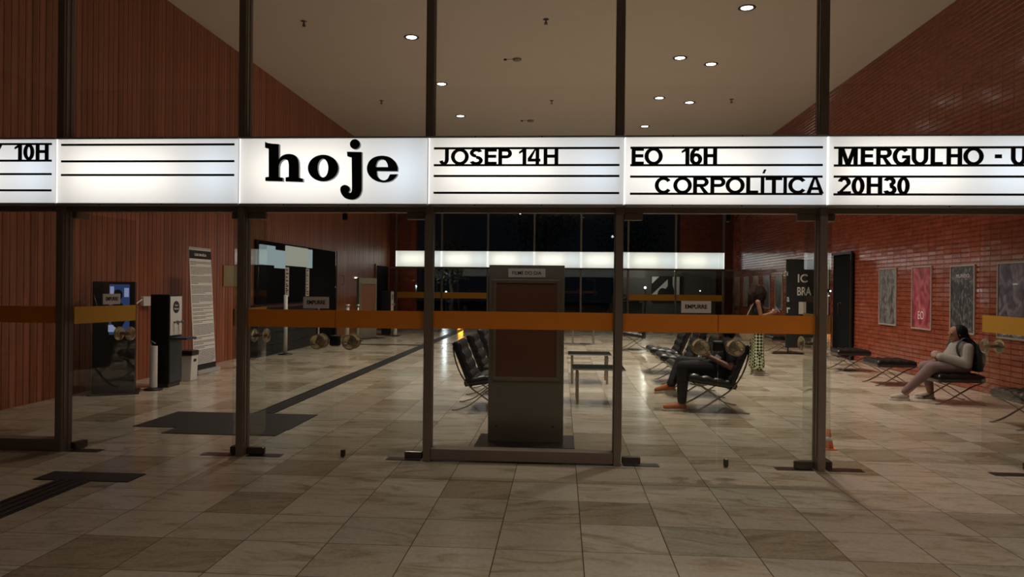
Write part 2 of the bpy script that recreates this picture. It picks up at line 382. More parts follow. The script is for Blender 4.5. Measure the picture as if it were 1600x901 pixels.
def text(txt, name, mt, parent, org, ax, ay, w, h, depth=.002, bold=.02):
    """lettering in the plane (ax right, ay up) from org, w by h, standing out by depth along ax x ay"""
    vs, fs = glyph(txt, bold); org, ax, ay = Vector(org), Vector(ax).normalized(), Vector(ay).normalized(); n = ax.cross(ay)
    bm = bmesh.new(); vv = [bm.verts.new(org + ax*(x*w) + ay*(y*h)) for x, y in vs]
    for f in fs:
        try: bm.faces.new([vv[i] for i in f])
        except ValueError: pass
    r = bmesh.ops.extrude_face_region(bm, geom=list(bm.faces))
    bmesh.ops.translate(bm, verts=[g for g in r['geom'] if isinstance(g, bmesh.types.BMVert)], vec=n*depth)
    b = MB(); b.bm.free(); b.bm = bm
    return b.build(name, mt, parent)

def stroke_letter(ch, w):
    """grotesque capitals as outlines built from bands: list of polygons in a box w by 1"""
    V, H = .235, .185                       # stem and bar thickness
    bar = lambda x0, x1, y0, y1: [(x0, y0), (x1, y0), (x1, y1), (x0, y1)]
    def bow(cx, cy, rx, ry, a0, a1, tx=V, ty=H, n=22):
        A = [R(a0 + (a1-a0)*k/n) for k in range(n+1)]
        return [(cx+rx*math.cos(a), cy+ry*math.sin(a)) for a in A] + [(cx+(rx-tx)*math.cos(a), cy+(ry-ty)*math.sin(a)) for a in reversed(A)]
    oval = lambda: [bow(w/2, .5, w/2, .515, 0, 180), bow(w/2, .5, w/2, .515, 180, 360)]
    if ch in 'O0': return oval()
    if ch == 'I': return [bar(0, w, 0, 1)]
    if ch == '-': return [bar(0, w, 0, 1)]
    if ch == '/': return [[(0, 0), (w*.55, 0), (w, 1), (w*.42, 1)]]
    if ch == 'H': return [bar(0, V, 0, 1), bar(w-V, w, 0, 1), bar(V, w-V, .44, .44+H)]
    if ch == 'E': return [bar(0, V, 0, 1), bar(V, w, 0, H), bar(V, w*.96, .43, .43+H), bar(V, w, 1-H, 1)]
    if ch == 'L': return [bar(0, V, 0, 1), bar(V, w, 0, H)]
    if ch == 'T': return [bar(0, w, 1-H, 1), bar(w/2-V/2, w/2+V/2, 0, 1-H)]
    if ch == 'U': return [bar(0, V, .42, 1), bar(w-V, w, .42, 1), bow(w/2, .42, w/2, .435, 180, 360)]
    if ch == 'J': return [bar(w-V, w, .34, 1), bow(w/2, .34, w/2, .355, 200, 360)]
    if ch == 'P': return [bar(0, V, 0, 1), bar(V, w*.6, 1-H, 1), bar(V, w*.6, .40, .40+H), bow(w*.6, .70, w*.4, .30, -90, 90)]
    if ch == 'R': return stroke_letter('P', w) + [[(w*.40, .42), (w*.63, .42), (w*1.02, 0), (w*1.02-V*1.2, 0)]]
    if ch == 'A': return [[(0, 0), (V*1.05, 0), (w/2+V*.05, .93), (w/2+V*.5, 1), (w/2-V*.5, 1)], [(w, 0), (w-V*1.05, 0), (w/2-V*.05, .93), (w/2-V*.5, 1), (w/2+V*.5, 1)], bar(w*.24, w*.76, .22, .22+H*.9)]
    if ch == 'M': return [bar(0, V*.95, 0, 1), bar(w-V*.95, w, 0, 1), [(V*.3, 1), (V*1.25, 1), (w/2+V*.5, 0), (w/2-V*.5, 0)], [(w-V*.3, 1), (w-V*1.25, 1), (w/2-V*.5, 0), (w/2+V*.5, 0)]]
    if ch == 'Y': return [bar(w/2-V/2, w/2+V/2, 0, .45), [(0, 1), (V*1.15, 1), (w/2+V/2, .42), (w/2-V/2, .42)], [(w, 1), (w-V*1.15, 1), (w/2-V/2, .42), (w/2+V/2, .42)]]
    if ch == 'C': return [bow(w*.55, .5, w*.55, .515, 36, 324)]
    if ch == 'G': return [bow(w/2, .5, w/2, .515, 42, 330), bar(w*.54, w, .38, .38+H*.95), bar(w-V*.9, w, .05, .40)]
    if ch == 'S': return [bow(w/2, .735, w*.47, .28, 20, 270), bow(w/2, .27, w*.5, .285, -160, 90)]
    if ch == '1': return [bar(w-V, w, 0, 1), [(0, .68), (0, .80), (w-V*.8, 1), (w-V*.5, 1), (w-V*.5, .84)]]
    if ch == '4': return [bar(w*.62, w*.62+V*.95, 0, 1), bar(0, w, .20, .20+H*.95), [(0, .22), (V*.95, .36), (w*.66, .98), (w*.62, 1), (w*.56, 1), (0, .40)]]
    if ch == '6': return [bow(w/2, .33, w/2, .345, 0, 180), bow(w/2, .33, w/2, .345, 180, 360), bow(w*.56, .5, w*.56, .515, 62, 190)]
    if ch == '2': return [bow(w/2, .70, w*.48, .315, -20, 170), [(0, 0), (0, .10), (w*.70, .64), (w*.95, .60), (w*.34, .14)], bar(0, w, 0, H)]
    if ch == '3': return [bow(w*.47, .745, w*.46, .27, -90, 165), bow(w/2, .275, w/2, .29, -165, 90)]
    return [bar(0, w, 0, 1)]
def sign_letter(ch, parent, x, z, w, h, y0=-.012, y1=-.004):
    b = MB()
    for k, poly in enumerate(stroke_letter(ch, w/h)):
        b.prism([(x+a*h, z+c*h) for a, c in poly], y0 - k*.0002, y1, 'xz')
    return b.build('sign_letter', M['letter'], parent)

def arc_pts(pts, n=8):
    """smooth (Catmull-Rom) curve through pts"""
    P = [Vector(p) for p in pts]; out = []
    for i in range(len(P)-1):
        p0, p1, p2, p3 = P[max(i-1, 0)], P[i], P[i+1], P[min(i+2, len(P)-1)]
        for k in range(n):
            t = k/n
            out.append(.5*((2*p1) + (p2-p0)*t + (2*p0-5*p1+4*p2-p3)*t*t + (3*p1-p0-3*p2+p3)*t*t*t))
    return out + [P[-1]]

# ------------------------------------------------------------------ room shell
def struct(name, mb, mt, label=None, cat=None, **k):
    return tag(mb.build(name, mt, **k), label, cat, kind='structure')
struct('floor', MB().box(-14, 14, -6, 40, -.2, 0), M['floor'], 'polished beige and grey marble tile floor of the foyer', 'floor')
struct('ceiling', MB().box(XL-.3, XR+.3, D-.03, YF+.3, ZC, ZC+.3), M['ceiling'], 'plain grey beige ceiling high over the foyer', 'ceiling')
struct('ceiling_porch', MB().box(-14, 14, -6, D-.03, 6.9, 7.2), M['ceiling'], 'canopy ceiling outside over the entrance', 'ceiling')
# left wall: vertical boards with real grooves (one continuous profile)
def board_wall(x, y0, y1, z0, z1):
    bm = bmesh.new(); prof = []; y = math.floor(y0/.125)*.125 - x % .125
    rnd = random.Random(3)
    y = y0
    while y < y1:
        o = rnd.uniform(0, .003)
        prof += [(x+o, y+.006), (x+o, y+.119), (x-.018, y+.1195), (x-.018, y+.1305)]; y += .125
    lo = [bm.verts.new((a, b, z0)) for a, b in prof]; hi = [bm.verts.new((a, b, z1)) for a, b in prof]
    for i in range(len(prof)-1): bm.faces.new((lo[i], hi[i], hi[i+1], lo[i+1]))
    # backing volume
    b = MB(); b.bm.free(); b.bm = bm; b.box(x-.3, x-.02, y0, y1, z0, z1); return b
struct('wall_left', board_wall(XL, 5.0, YF+.1, 0, ZC), M['wood'], 'tall left wall of narrow vertical red brown wood boards', 'wall')
def brick_wall(x, y0, y1, z0, z1, sgn, flip=False):
    """stack-bond glazed bricks on a plane x (or y if flip), facing sgn"""
    rnd = random.Random(5); bm = bmesh.new()
    ny, nz = int((y1-y0)/BW), int((z1-z0)/BH)
    def V(d, y, z): return bm.verts.new((x+sgn*d, y, z) if not flip else (y, x+sgn*d, z))
    for i in range(ny):
        for j in range(nz):
            a, b = y0+i*BW+.002, y0+(i+1)*BW-.002; c, e = z0+j*BH+.0045, z0+(j+1)*BH-.0045
            k0 = rnd.uniform(-.0003, .0003); t = [.013+k0, .013+k0, .013-k0, .013-k0]; w = .004; wz = .011
            o = [V(0, a, c), V(0, b, c), V(0, b, e), V(0, a, e)]
            q = [V(t[0], a+w, c+wz), V(t[1], b-w, c+wz), V(t[2], b-w, e-wz), V(t[3], a+w, e-wz)]
            bm.faces.new(q).material_index = 0
            for k in range(4): bm.faces.new((o[k], o[(k+1)%4], q[(k+1)%4], q[k]))
    bb = MB(); bb.bm.free(); bb.bm = bm; n0 = set(bm.faces)
    xa, xb = sorted((x-sgn*.001, x-sgn*.3))
    bb.box(xa, xb, y0, y1, z0, z1) if not flip else bb.box(y0, y1, xa, xb, z0, z1)
    for f in bm.faces:
        if f not in n0: f.material_index = 1
    return bb
struct('wall_right', brick_wall(XR, 5.0, YF+.1, 0, ZC, -1), [M['brick'], M['mortar']], 'tall right wall of glazed red brick courses', 'wall')

# entrance front: posts, transoms, panes
posts = [PX0+i*PW for i in range(-3, 5)]
posts[4] -= .03; posts[6] += .10; posts[7] += .10
def post(n, x, y0, y1, z1, label, w=.033):
    p = MB().box(x-w, x+w, y0, y1, 0, z1).box(x-w-.006, x+w+.006, y1-.07, y1-.045, 0, z1)
    o = tag(p.build(f'trim_{n}', M['bronze'], bevel=.004), label, 'post', kind='structure')
    b = MB()
    for q in (-1, 1):
        for z0, z2 in ((.12, ZB-.06), (ZT+.035, z1)): b.box(*sorted((x+q*(w+.0003), x+q*(w+.007))), y0+.03, y0+.05, z0, z2)
    b.build('glazing_bead', M['bead'], o)
    return o
names = ['outermost left', 'post left of the doorway with the kiosk', 'post between the open doorway and the sign reading hoje', 'post left of the day film stand', 'post right of the day film stand', 'post right of the closed right doors', 'post right of the open doorway by the seated woman', 'outermost right']
for i, x in enumerate(posts):
    post(i+1, x, D-.035, D+.125, ZC, f'dark bronze steel entrance {names[i]}' if 'post' in names[i] else f'dark bronze steel entrance post, {names[i]}')
struct('trim_9', MB().box(XL, XR, D+.02, D+.10, ZB-.05, ZB-.002), M['bronze'], 'dark bronze transom below the entrance lightboxes', 'transom')
struct('trim_10', MB().box(XL, XR, D+.06, D+.10, ZT+.002, ZT+.03), M['bronze'], 'dark bronze rail above the entrance lightboxes', 'transom')
GY = D+.04
edges = [XL] + posts + [XR]
nwin = 0
def pane(x0, x1, z0, z1, y, label, mt='glass'):
    global nwin; nwin += 1
    return struct(f'window_{nwin}', MB().box(x0, x1, y, y+.01, z0, z1), M[mt], label, 'window')
where = ['outermost left bay', 'bay left of the kiosk doorway', 'bay above the doorway with the kiosk', 'bay above the sign reading hoje', 'bay above the sign reading JOSEP', 'bay above the sign reading CORPOLÍTICA', 'bay above the sign reading MERGULHO', 'bay right of the last doorway', 'outermost right bay']
for i in range(len(edges)-1):
    pane(edges[i]+.03, edges[i+1]-.03, ZT+.03, ZC, GY, f'tall clear upper window pane, {where[i]}')
fixed = [0, 1, 4, 7, 8]
nlab = {0: 'outermost left', 1: 'left of the kiosk doorway', 4: 'before the day film stand', 7: 'right of the last doorway', 8: 'outermost right'}
for i in fixed:
    x0, x1 = edges[i]+(.037 if i else 0), edges[i+1]-(.037 if i < 8 else 0)
    w = pane(x0, x1, .10, ZB-.05, GY, f'fixed clear lower window pane {nlab[i]}')
    MB().box(x0, x1, D-.03, D+.11, .015, .115).build('bottom_rail', M['bronze'], w, bevel=.004)
    MB().box(x0, x1, GY-.004, GY-.0005, 1.212, 1.372).box(x0, x1, GY+.0105, GY+.0135, 1.212, 1.372).build('warning_stripe', M['stripe'], w)

# glass doors: local x from the pivot towards the free edge, y = 0 the pane plane
LW = .835
def knob_mb(y):
    b = MB(); s = 1 if y > 0 else -1
    b.lathe([(.02, 0), (.02, s*.03), (.05, s*.036), (.068, s*.05), (.072, s*.062), (.066, s*.074), (.045, s*.084), (.03, s*.08), (.001, s*.078)], (0, 0, 0), 28, 'y'); return b
def door(n, px, ang, hand, label, sign=None, latch=False, lock=False, film='stripe', LW=.832):
    """hand +1: leaf runs to +x from its pivot when closed"""
    r = empty(f'door_{n}', (px, GY, 0), ang, label, 'door', kind='structure')
    x0, x1 = sorted((0, hand*LW))
    MB().box(x0, x1, 0, .010, .02, ZB-.062).build('glass_leaf', M['leafglass'], r)
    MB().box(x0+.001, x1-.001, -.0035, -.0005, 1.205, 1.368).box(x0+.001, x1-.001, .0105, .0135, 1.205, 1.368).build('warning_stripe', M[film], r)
    MB().box(*sorted((-hand*.0, hand*.17)), -.022, .032, .008, .075).build('patch_fitting', M['darksteel'], r, bevel=.012)
    MB().box(*sorted((-hand*.0, hand*.17)), -.022, .032, ZB-.115, ZB-.052).build('patch_fitting', M['bronze'], r, bevel=.008)
    for s in (-1, 1):
        k = knob_mb(s); 
        for v in k.bm.verts: v.co += Vector((hand*(LW-.15), .005 + s*.006, 1.075))
        kb = k.build('door_knob', M['amberglass'], r, smooth=True)
    q = hand*(LW-.15)
    MB().tube([(q, -.05, 1.075), (q, .06, 1.075)], .014).build('knob_rosette', M['brass'], r, smooth=True)
    if latch:
        q = hand*(LW-.08)
        MB().box(q-.022, q+.022, -.018, .028, .004, .075).build('floor_bolt', M['darksteel'], r, bevel=.014)
        MB().box(q-.025, q+.025, -.018, .028, ZB-.125, ZB-.055).build('top_bolt', M['black'], r, bevel=.014)
    if lock:
        q = hand*(LW)
        MB().box(q-.052, q+.045, -.03, .04, 1.035, 1.135).build('lock_box', M['black'], r, bevel=.016)
    if sign:
        q, w = sign
        lb = MB().box(q, q+w, -.0075, -.0045, 1.383, 1.490).build('push_label', M['greylabel'], r)
        text('EMPURRE', 'lettering', M['ink'], lb, (q+.035, -.0075, 1.42), (1, 0, 0), (0, 0, 1), w-.07, .038, .0012, .035)
    return r
pC, pE = PX0-PW, PX0+PW
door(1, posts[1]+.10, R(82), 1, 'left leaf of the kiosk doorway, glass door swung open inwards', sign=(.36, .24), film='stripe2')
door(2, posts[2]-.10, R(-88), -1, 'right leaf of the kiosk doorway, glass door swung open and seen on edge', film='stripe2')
door(3, posts[2]+.045, 0, 1, 'closed left glass door leaf below the sign reading hoje', sign=(.53, .245), lock=False)
door(4, posts[3]-.045, 0, -1, 'closed right glass door leaf below the sign reading hoje', latch=True, lock=True)
door(5, posts[4]+.045, 0, 1, 'closed left glass door leaf below the sign reading CORPOLÍTICA', sign=(.52, .265), LW=.847)
door(6, posts[5]-.045, 0, -1, 'closed right glass door leaf below the sign reading CORPOLÍTICA', latch=True, lock=True, LW=.847)
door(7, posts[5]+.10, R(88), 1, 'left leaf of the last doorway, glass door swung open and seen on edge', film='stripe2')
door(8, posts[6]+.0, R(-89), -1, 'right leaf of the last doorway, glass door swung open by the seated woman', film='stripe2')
for i, (x, lab) in enumerate([(posts[1]+.22, 'left post of the kiosk doorway'), (posts[2]-.22, 'right post of the kiosk doorway'), (posts[2]+.22, 'left post below the sign reading hoje'), (posts[3]-.22, 'right post below the sign reading hoje'), (posts[4]+.22, 'left post below the sign reading CORPOLÍTICA'), (posts[5]-.22, 'right post below the sign reading CORPOLÍTICA'), (posts[5]+.22, 'left post of the last doorway'), (posts[6]-.22, 'right post of the last doorway')]):
    t = MB().box(x-.16, x+.16, D-.02, D+.10, 0, .004).build('floor_spring_cover', M['darksteel'])
    tag(t, 'dark steel floor spring cover at the ' + lab, 'cover plate', 'floor springs of the entrance doors')

# ------------------------------------------------------------------ entrance lightboxes with their letters
def pxz(u, v): p = aty(u, v, SF-.012); return p.x, p.z
def shape(poly, dx, dy, sc=4.0): return [pxz(dx + a/sc, dy + b/sc) for a, b in poly]
def ellp(cx, cy, rx, ry, n=40): return [(cx+rx*math.cos(2*math.pi*k/n), cy+ry*math.sin(2*math.pi*k/n)) for k in range(n)]
def cr2(pts, n=5): return [(p.x, p.y) for p in arc_pts([(a, b, 0) for a, b in pts], n)]
def sign_lamp(r, x, w, y, h, c, e):
    l = bpy.data.lights.new('sign_lamp', 'AREA'); l.shape = 'RECTANGLE'; l.size = w; l.size_y = h*.55; l.energy = e; l.color = c
    lo = bpy.data.objects.new('sign_lamp', l); COL.objects.link(lo); lo.parent = r; lo.location = (x, y, h/2); lo.rotation_euler = (R(-90), 0, 0)
def lightbox(i, label, rails, letters):
    x0, x1 = PX0+i*PW, PX0+(i+1)*PW; ox = (x0+x1)/2; oz = ZB
    r = empty('lightbox_sign', (ox, SF, oz), 0, label, 'illuminated sign', 'lightboxes over the entrance')
    w, h = (x1-x0)/2-.004, ZT-ZB; dep = .30
    MB().box(-w, w, 0, dep, -.001, .016).box(-w, w, 0, dep, h-.016, h).build('housing', M['alu'], r)
    MB().box(-w+.012, w, .006, .012, .016, h-.016).build('front_panel', M['sign'], r)
    MB().box(-w, w, dep-.012, dep-.006, .016, h-.016).build('back_panel', M['signback'], r)
    MB().box(-w, -w+.011, .004, dep-.004, .0165, h-.0165).build('joint_strip', M['joint'], r)
    sb = MB()
    for q in (-.45, .15):
        for z in (.006, h-.008): sb.lathe([(.006, -.004), (.006, .001)], (q, 0, z), 8, 'y')
    sb.each('fixing_screw', M['black'], r)
    for k, (z, a, b) in enumerate(rails):
        MB().box(a-ox, b-ox, -.004, .0055, z-oz-.0095, z-oz+.0095).build('letter_rail', M['letter'], r)
    for ch, u0, u1, v0, v1 in letters:
        (xa, za), (xb, zb) = pxz(u0, v1), pxz(u1, v0)
        sign_letter(ch, r, xa-ox, za-oz, xb-xa, zb-za)
    # lamps at the back of the box: warm along most of it, cool at the right end
    sign_lamp(r, -.26, .98, dep-.03, h, (1, .93, .82), TUBE_W); sign_lamp(r, .66, .34, dep-.03, h, (.50, .74, 1), TUBE_W*.30)
    return r
RZ = [2.852, 2.702, 2.598, 2.448]
def rails(i, n=4, u=None, v=None):
    z = [pxz(u, q)[1] for q in v] if v else RZ
    return [(zz, PX0+i*PW+.055, PX0+(i+1)*PW-.04) for zz in z[:n]]
def row(s, xs, v0, v1, dx, dy=200, sc=4.0): return [(c, dx+a/sc, dx+b/sc, dy+v0/sc, dy+v1/sc) for c, (a, b) in zip(s, xs)]
lightbox(-4, 'lit white lightbox sign at the far left end, out of frame', rails(-4), [])
lightbox(-3, 'lit white lightbox sign reading 10H at the left edge', rails(-3, 4, 60, (224.5, 250.5, 271.5, 297)),
         row('Y10H', [(-68, 14), (90, 135), (145, 212), (222, 302)], 100, 199, 0))
lightbox(-2, 'lit white lightbox sign with three empty black letter rails', rails(-2, 3, 230, (225.5, 251.5, 273)), [])
hj = lightbox(-1, 'lit white lightbox sign reading hoje in thick black slab letters', [], [])
lightbox(0, 'lit white lightbox sign reading JOSEP 14H', rails(0, 4, 820, (231, 257.5, 274.5, 301)),
         row('JOSEP14H', [(103, 165), (178, 290), (293, 378), (388, 465), (474, 560), (603, 650), (658, 738), (757, 850)], 128, 229, 660))
lightbox(1, 'lit white lightbox sign reading EO 16H and CORPOLÍTICA', rails(1, 4, 1130, (230, 257.5, 275.5, 302.5)),
         row('EO16H', [(107, 185), (188, 303), (420, 470), (472, 550), (557, 643)], 122, 229, 960) +
         row('CORPOLITICA', [(252, 352), (368, 485), (492, 590), (600, 695), (695, 815), (824, 900), (915, 938), (945, 1050), (1057, 1079), (1087, 1195), (1200, 1310)], 306, 409, 960) +
         row('/', [(925, 951)], 258, 283, 960))
lightbox(2, 'lit white lightbox sign reading MERGULHO and 20H30', rails(2, 4, 1450, (230, 258, 275.5, 303.5)),
         row('MERGULHO-U', [(440, 562), (580, 660), (677, 775), (780, 890), (899, 1003), (1017, 1095), (1117, 1215), (1222, 1350), (1420, 1463), (1520, 1618)], 120, 232, 1200)[:8] +
         row('-', [(1420, 1463)], 164, 188, 1200) + row('U', [(1520, 1618)], 120, 232, 1200) +
         row('20H30', [(435, 520), (523, 605), (617, 715), (722, 805), (808, 887)], 306, 415, 1200))
lightbox(3, 'lit white lightbox sign past the right edge of the row', rails(3), [])
# the hoje slab letters
def slab(name, poly, hole=None, extra=None):
    b = MB(); lx, lz = hj.location.x, hj.location.z
    f = lambda P: [(a-lx, c-lz) for a, c in shape(P, 360, 200)]
    b.prism(f(poly), -.034, .0055, 'xz', f(hole) if hole else None)
    if extra: b.prism(f(extra), -.034, .0055, 'xz')
    o = b.build('sign_letter', [M['letter'], M['letterside']], hj)
    for p in o.data.polygons: p.material_index = 1 if abs(p.normal.y) < .5 else 0
    return o
arch_o = cr2([(308, 200), (325, 178), (352, 166), (385, 165), (412, 176), (428, 200), (433, 235), (433, 262)])
arch_i = cr2([(370, 262), (370, 232), (364, 206), (348, 198), (330, 203), (316, 218), (309, 240), (308, 262)])
slab('sign_letter', [(222, 88), (234, 95), (262, 100), (308, 103)] + arch_o + [(433, 312), (458, 318), (458, 339), (350, 335), (350, 310), (370, 307)] + arch_i + [(308, 308), (333, 312), (333, 335), (224, 332), (224, 310), (245, 306), (245, 131), (222, 125)])
slab('sign_letter', ellp(584, 252, 95, 83), ellp(583, 252, 33, 58))
slab('sign_letter', [(733, 150), (825, 152)] + cr2([(825, 370), (822, 400), (806, 430), (780, 446), (752, 448), (720, 438), (698, 412), (691, 385), (698, 366), (718, 357), (741, 365), (750, 385), (743, 402), (751, 407), (761, 398), (764, 372)]) + [(762, 186), (735, 178)], None, ellp(782, 103, 31, 31))
slab('sign_letter', [(1048, 272), (918, 270)] + cr2([(918, 275), (923, 303), (940, 322), (965, 329), (986, 318), (1000, 291)]) + [(1048, 290)] + cr2([(1040, 306), (1012, 330), (975, 340), (940, 339), (900, 325), (869, 295), (857, 257), (868, 215), (900, 186), (950, 175), (1000, 185), (1035, 215), (1050, 250)]),
     [(913, 246)] + cr2([(914, 232), (925, 207), (948, 198), (970, 204), (984, 225), (988, 240)]) + [(988, 246)])

# ------------------------------------------------------------------ far front
fm = [FX0+i*FWD for i in range(-2, 6)]
for i, x in enumerate(fm):
    o = struct(f'trim_{11+i}', MB().box(x-.035, x+.035, YF, YF+.14, 0, ZC), M['bead'], f'far entrance steel post, number {i+1} counted along the far glass front', 'post')
struct('trim_19', MB().box(XL, XR, YF, YF+.1, FZB-.06, FZB-.002), M['bronze'], 'dark transom below the far lightboxes', 'transom')
fe = [XL] + fm + [XR]
for i in range(len(fe)-1):
    pane(fe[i]+.03, fe[i+1]-.03, FZT+.02, ZC, YF+.06, f'dark upper window pane at the far end, bay {i+1} from the wood wall')
    w = pane(fe[i]+.03, fe[i+1]-.03, .02, FZB-.06, YF+.06, f'dark lower window pane at the far end, bay {i+1} from the wood wall')
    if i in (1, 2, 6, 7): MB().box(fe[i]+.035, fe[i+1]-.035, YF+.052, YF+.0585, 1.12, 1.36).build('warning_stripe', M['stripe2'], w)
ordn = ['first', 'second', 'third', 'fourth', 'fifth', 'sixth', 'seventh']
for i in range(7):
    x0, x1 = fm[i], fm[i+1]; ox = (x0+x1)/2
    r = empty('lightbox_sign', (ox, YF-.10, FZB), 0, f'blank lit lightbox over the far doors, {ordn[i]} of its row from the wood wall', 'illuminated sign', 'lightboxes over the far doors')
    w, h = (x1-x0)/2-.004, FZT-FZB
    MB().box(-w, w, 0, .28, 0, .014).box(-w, w, 0, .28, h-.014, h).build('housing', M['alu'], r)
    MB().box(-w+.03, w-.03, .006, .012, .014, h-.014).build('front_panel', M['signfar'], r)
    MB().box(-w, w, .262, .27, .014, h-.014).build('back_panel', M['signback'], r)
    sign_lamp(r, -.25, 1.0, .25, h, (1, .93, .80), TUBE_W*.9); sign_lamp(r, .62, .40, .25, h, (.55, .76, 1), TUBE_W*.25)
    MB().box(-w, -w+.028, .004, .26, .015, h-.015).box(w-.028, w, .004, .26, .015, h-.015).each('joint_strip', M['joint'], r)

# ------------------------------------------------------------------ ceiling fittings
def downlight_proto():
    r = empty('ceiling_downlight', (0, 0, 0))
    MB().lathe([(.095, 0), (.15, 0), (.155, -.006), (.15, -.012), (.11, -.012), (.10, -.004)], seg=32).build('trim_ring', M['darksteel'], r, smooth=True)
    MB().lathe([(.001, -.006), (.108, -.006), (.108, -.002), (.001, -.002)], seg=32).build('lamp_glass', M['lamp'], r)
    return r
dl = downlight_proto(); first = True
dlab = {0: 'column near the wood wall', 1: 'first column near the brick wall', 2: 'outer column near the brick wall'}
dls = [(-3.05, 14.6, 0, 'nearest'), (-3.0, 18.0, 0, 'middle'), (-3.0, 21.4, 0, 'farthest'), (2.5, 16.13, 1, 'nearest'), (2.5, 19.5, 1, 'middle'), (2.5, 22.9, 1, 'farthest'), (3.22, 13.3, 2, 'nearest'), (3.25, 16.6, 2, 'middle'), (3.36, 20.0, 2, 'farthest'),
       (-3.05, 11.2, 0, 'out-of-frame one'), (2.5, 12.75, 1, 'out-of-frame one'), (2.5, 9.4, 1, 'out-of-frame one by the doors')]
def lamp_at(x, y, z, watts, name='downlight_beam', soft=.10):
    l = bpy.data.lights.new(name, 'SPOT'); l.energy = watts; l.color = DOWN_COL; l.spot_size = R(98); l.spot_blend = .75; l.shadow_soft_size = soft
    o = bpy.data.objects.new(name, l); COL.objects.link(o); o.location = (x, y, z); return o
dl_all = [dl] + [copy_tree(dl) for _ in range(len(dls)+2)]
for k, (x, y, c, pos) in enumerate(dls):
    o = dl_all[k]; first = False
    o.location = (x, y, ZC); tag(o, f'round lit downlight, {pos} of the {dlab[c]}', 'ceiling light', 'downlights in the foyer ceiling')
    lamp_at(0, 0, -.03, DOWN_W).parent = o
# unseen canopy lamps, added to brighten the floor outside the doors
for x, lab, ww in ((-1.6, 'left', .32), (1.6, 'middle', .72), (4.4, 'right', 1.0)):
    o = dl_all.pop(); o.location = (x, 3.0, 6.9); tag(o, f'added unseen downlight in the canopy outside, {lab} one', 'ceiling light', 'added downlights in the canopy')
    lamp_at(0, 0, -.03, DOWN_W_OUT*ww, soft=.35).parent = o
spr = empty('sprinkler_head', (0, 0, 0))
MB().lathe([(.05, 0), (.05, -.008), (.012, -.012), (.010, -.05), (.03, -.055), (.03, -.06), (.001, -.062)], seg=14).build('body', M['darksteel'], spr, smooth=True)
MB().lathe([(.035, -.085), (.035, -.082), (.001, -.08)], seg=14).box(-.004, .004, -.02, -.014, -.085, -.05).box(-.004, .004, .014, .02, -.085, -.05).build('deflector', M['darksteel'], spr)
for k, (u, v, lab) in enumerate([(475, 33, 'near the wood wall, front'), (596, 157, 'near the wood wall, back'), (853, 30, 'over the day film stand, front'), (862, 157, 'over the day film stand, back'), (1143, 155, 'near the brick wall, back')]):
    o = spr if k == 0 else copy_tree(spr); o.location = fl(u, v, ZC); o.scale = (1.1, 1.1, 1.1)
    tag(o, f'small dark ceiling sprinkler {lab}', 'sprinkler', 'ceiling sprinklers')
sm = empty('smoke_detector', fl(808, 92, ZC), 0, 'round pale smoke detector with a dark sensor, front of the pair', 'smoke detector', 'smoke detectors on the ceiling')
MB().lathe([(.10, 0), (.10, -.02), (.07, -.045), (.001, -.05)], seg=20).build('body', M['totem'], sm, smooth=True)
MB().lathe([(.035, 0), (.035, -.03), (.001, -.03)], (-.26, 0, 0), 12).box(-.26, -.02, -.008, .008, -.006, -.001).build('sensor', M['black'], sm)
s2 = copy_tree(sm); s2.location = fl(829, 188, ZC); tag(s2, 'round pale smoke detector with a dark sensor, back of the pair')

# ------------------------------------------------------------------ day film stand
def totem(loc, rz, label, title=True):
    r = empty('display_stand', loc, rz, label, 'display stand')
    MB().box(-.50, .50, -.25, .40, 0, .012).build('base_plate', M['darksteel'], r, bevel=.003)
    MB().box(-.387, .387, 0, .11, .012, 1.825).build('panel', M['totem'], r, bevel=.006)
    f = MB(); y = -.018
    for b in ((-.345, .345, .640, .678), (-.345, .345, 1.640, 1.678), (-.345, -.310, .678, 1.640), (.310, .345, .678, 1.640)): f.box(b[0], b[1], y, 0, b[2], b[3])
    f.build('poster_frame', M['totemframe'], r, bevel=.006)
    MB().box(-.310, .310, -.006, -.0005, .678, 1.640).build('poster_board', M['corkboard'], r)
    s = MB()
    for x in (-.30, .28): s.lathe([(.011, 0), (.011, -.006), (.005, -.008)], (x, 0, .175), 12, 'y')
    s.each('screw', M['darksteel'], r)
    if title:
        p = MB().box(-.19, .19, -.006, -.0005, 1.700, 1.790).build('title_plate', M['greylabel'], r)
        text('FILME DO DIA', 'lettering', M['ink'], p, (-.15, -.006, 1.727), (1, 0, 0), (0, 0, 1), .30, .036, .0012, .012)
    return r
totem((-.357, 7.55, 0), 0, 'taupe steel display stand with a brown poster board titled FILME DO DIA')

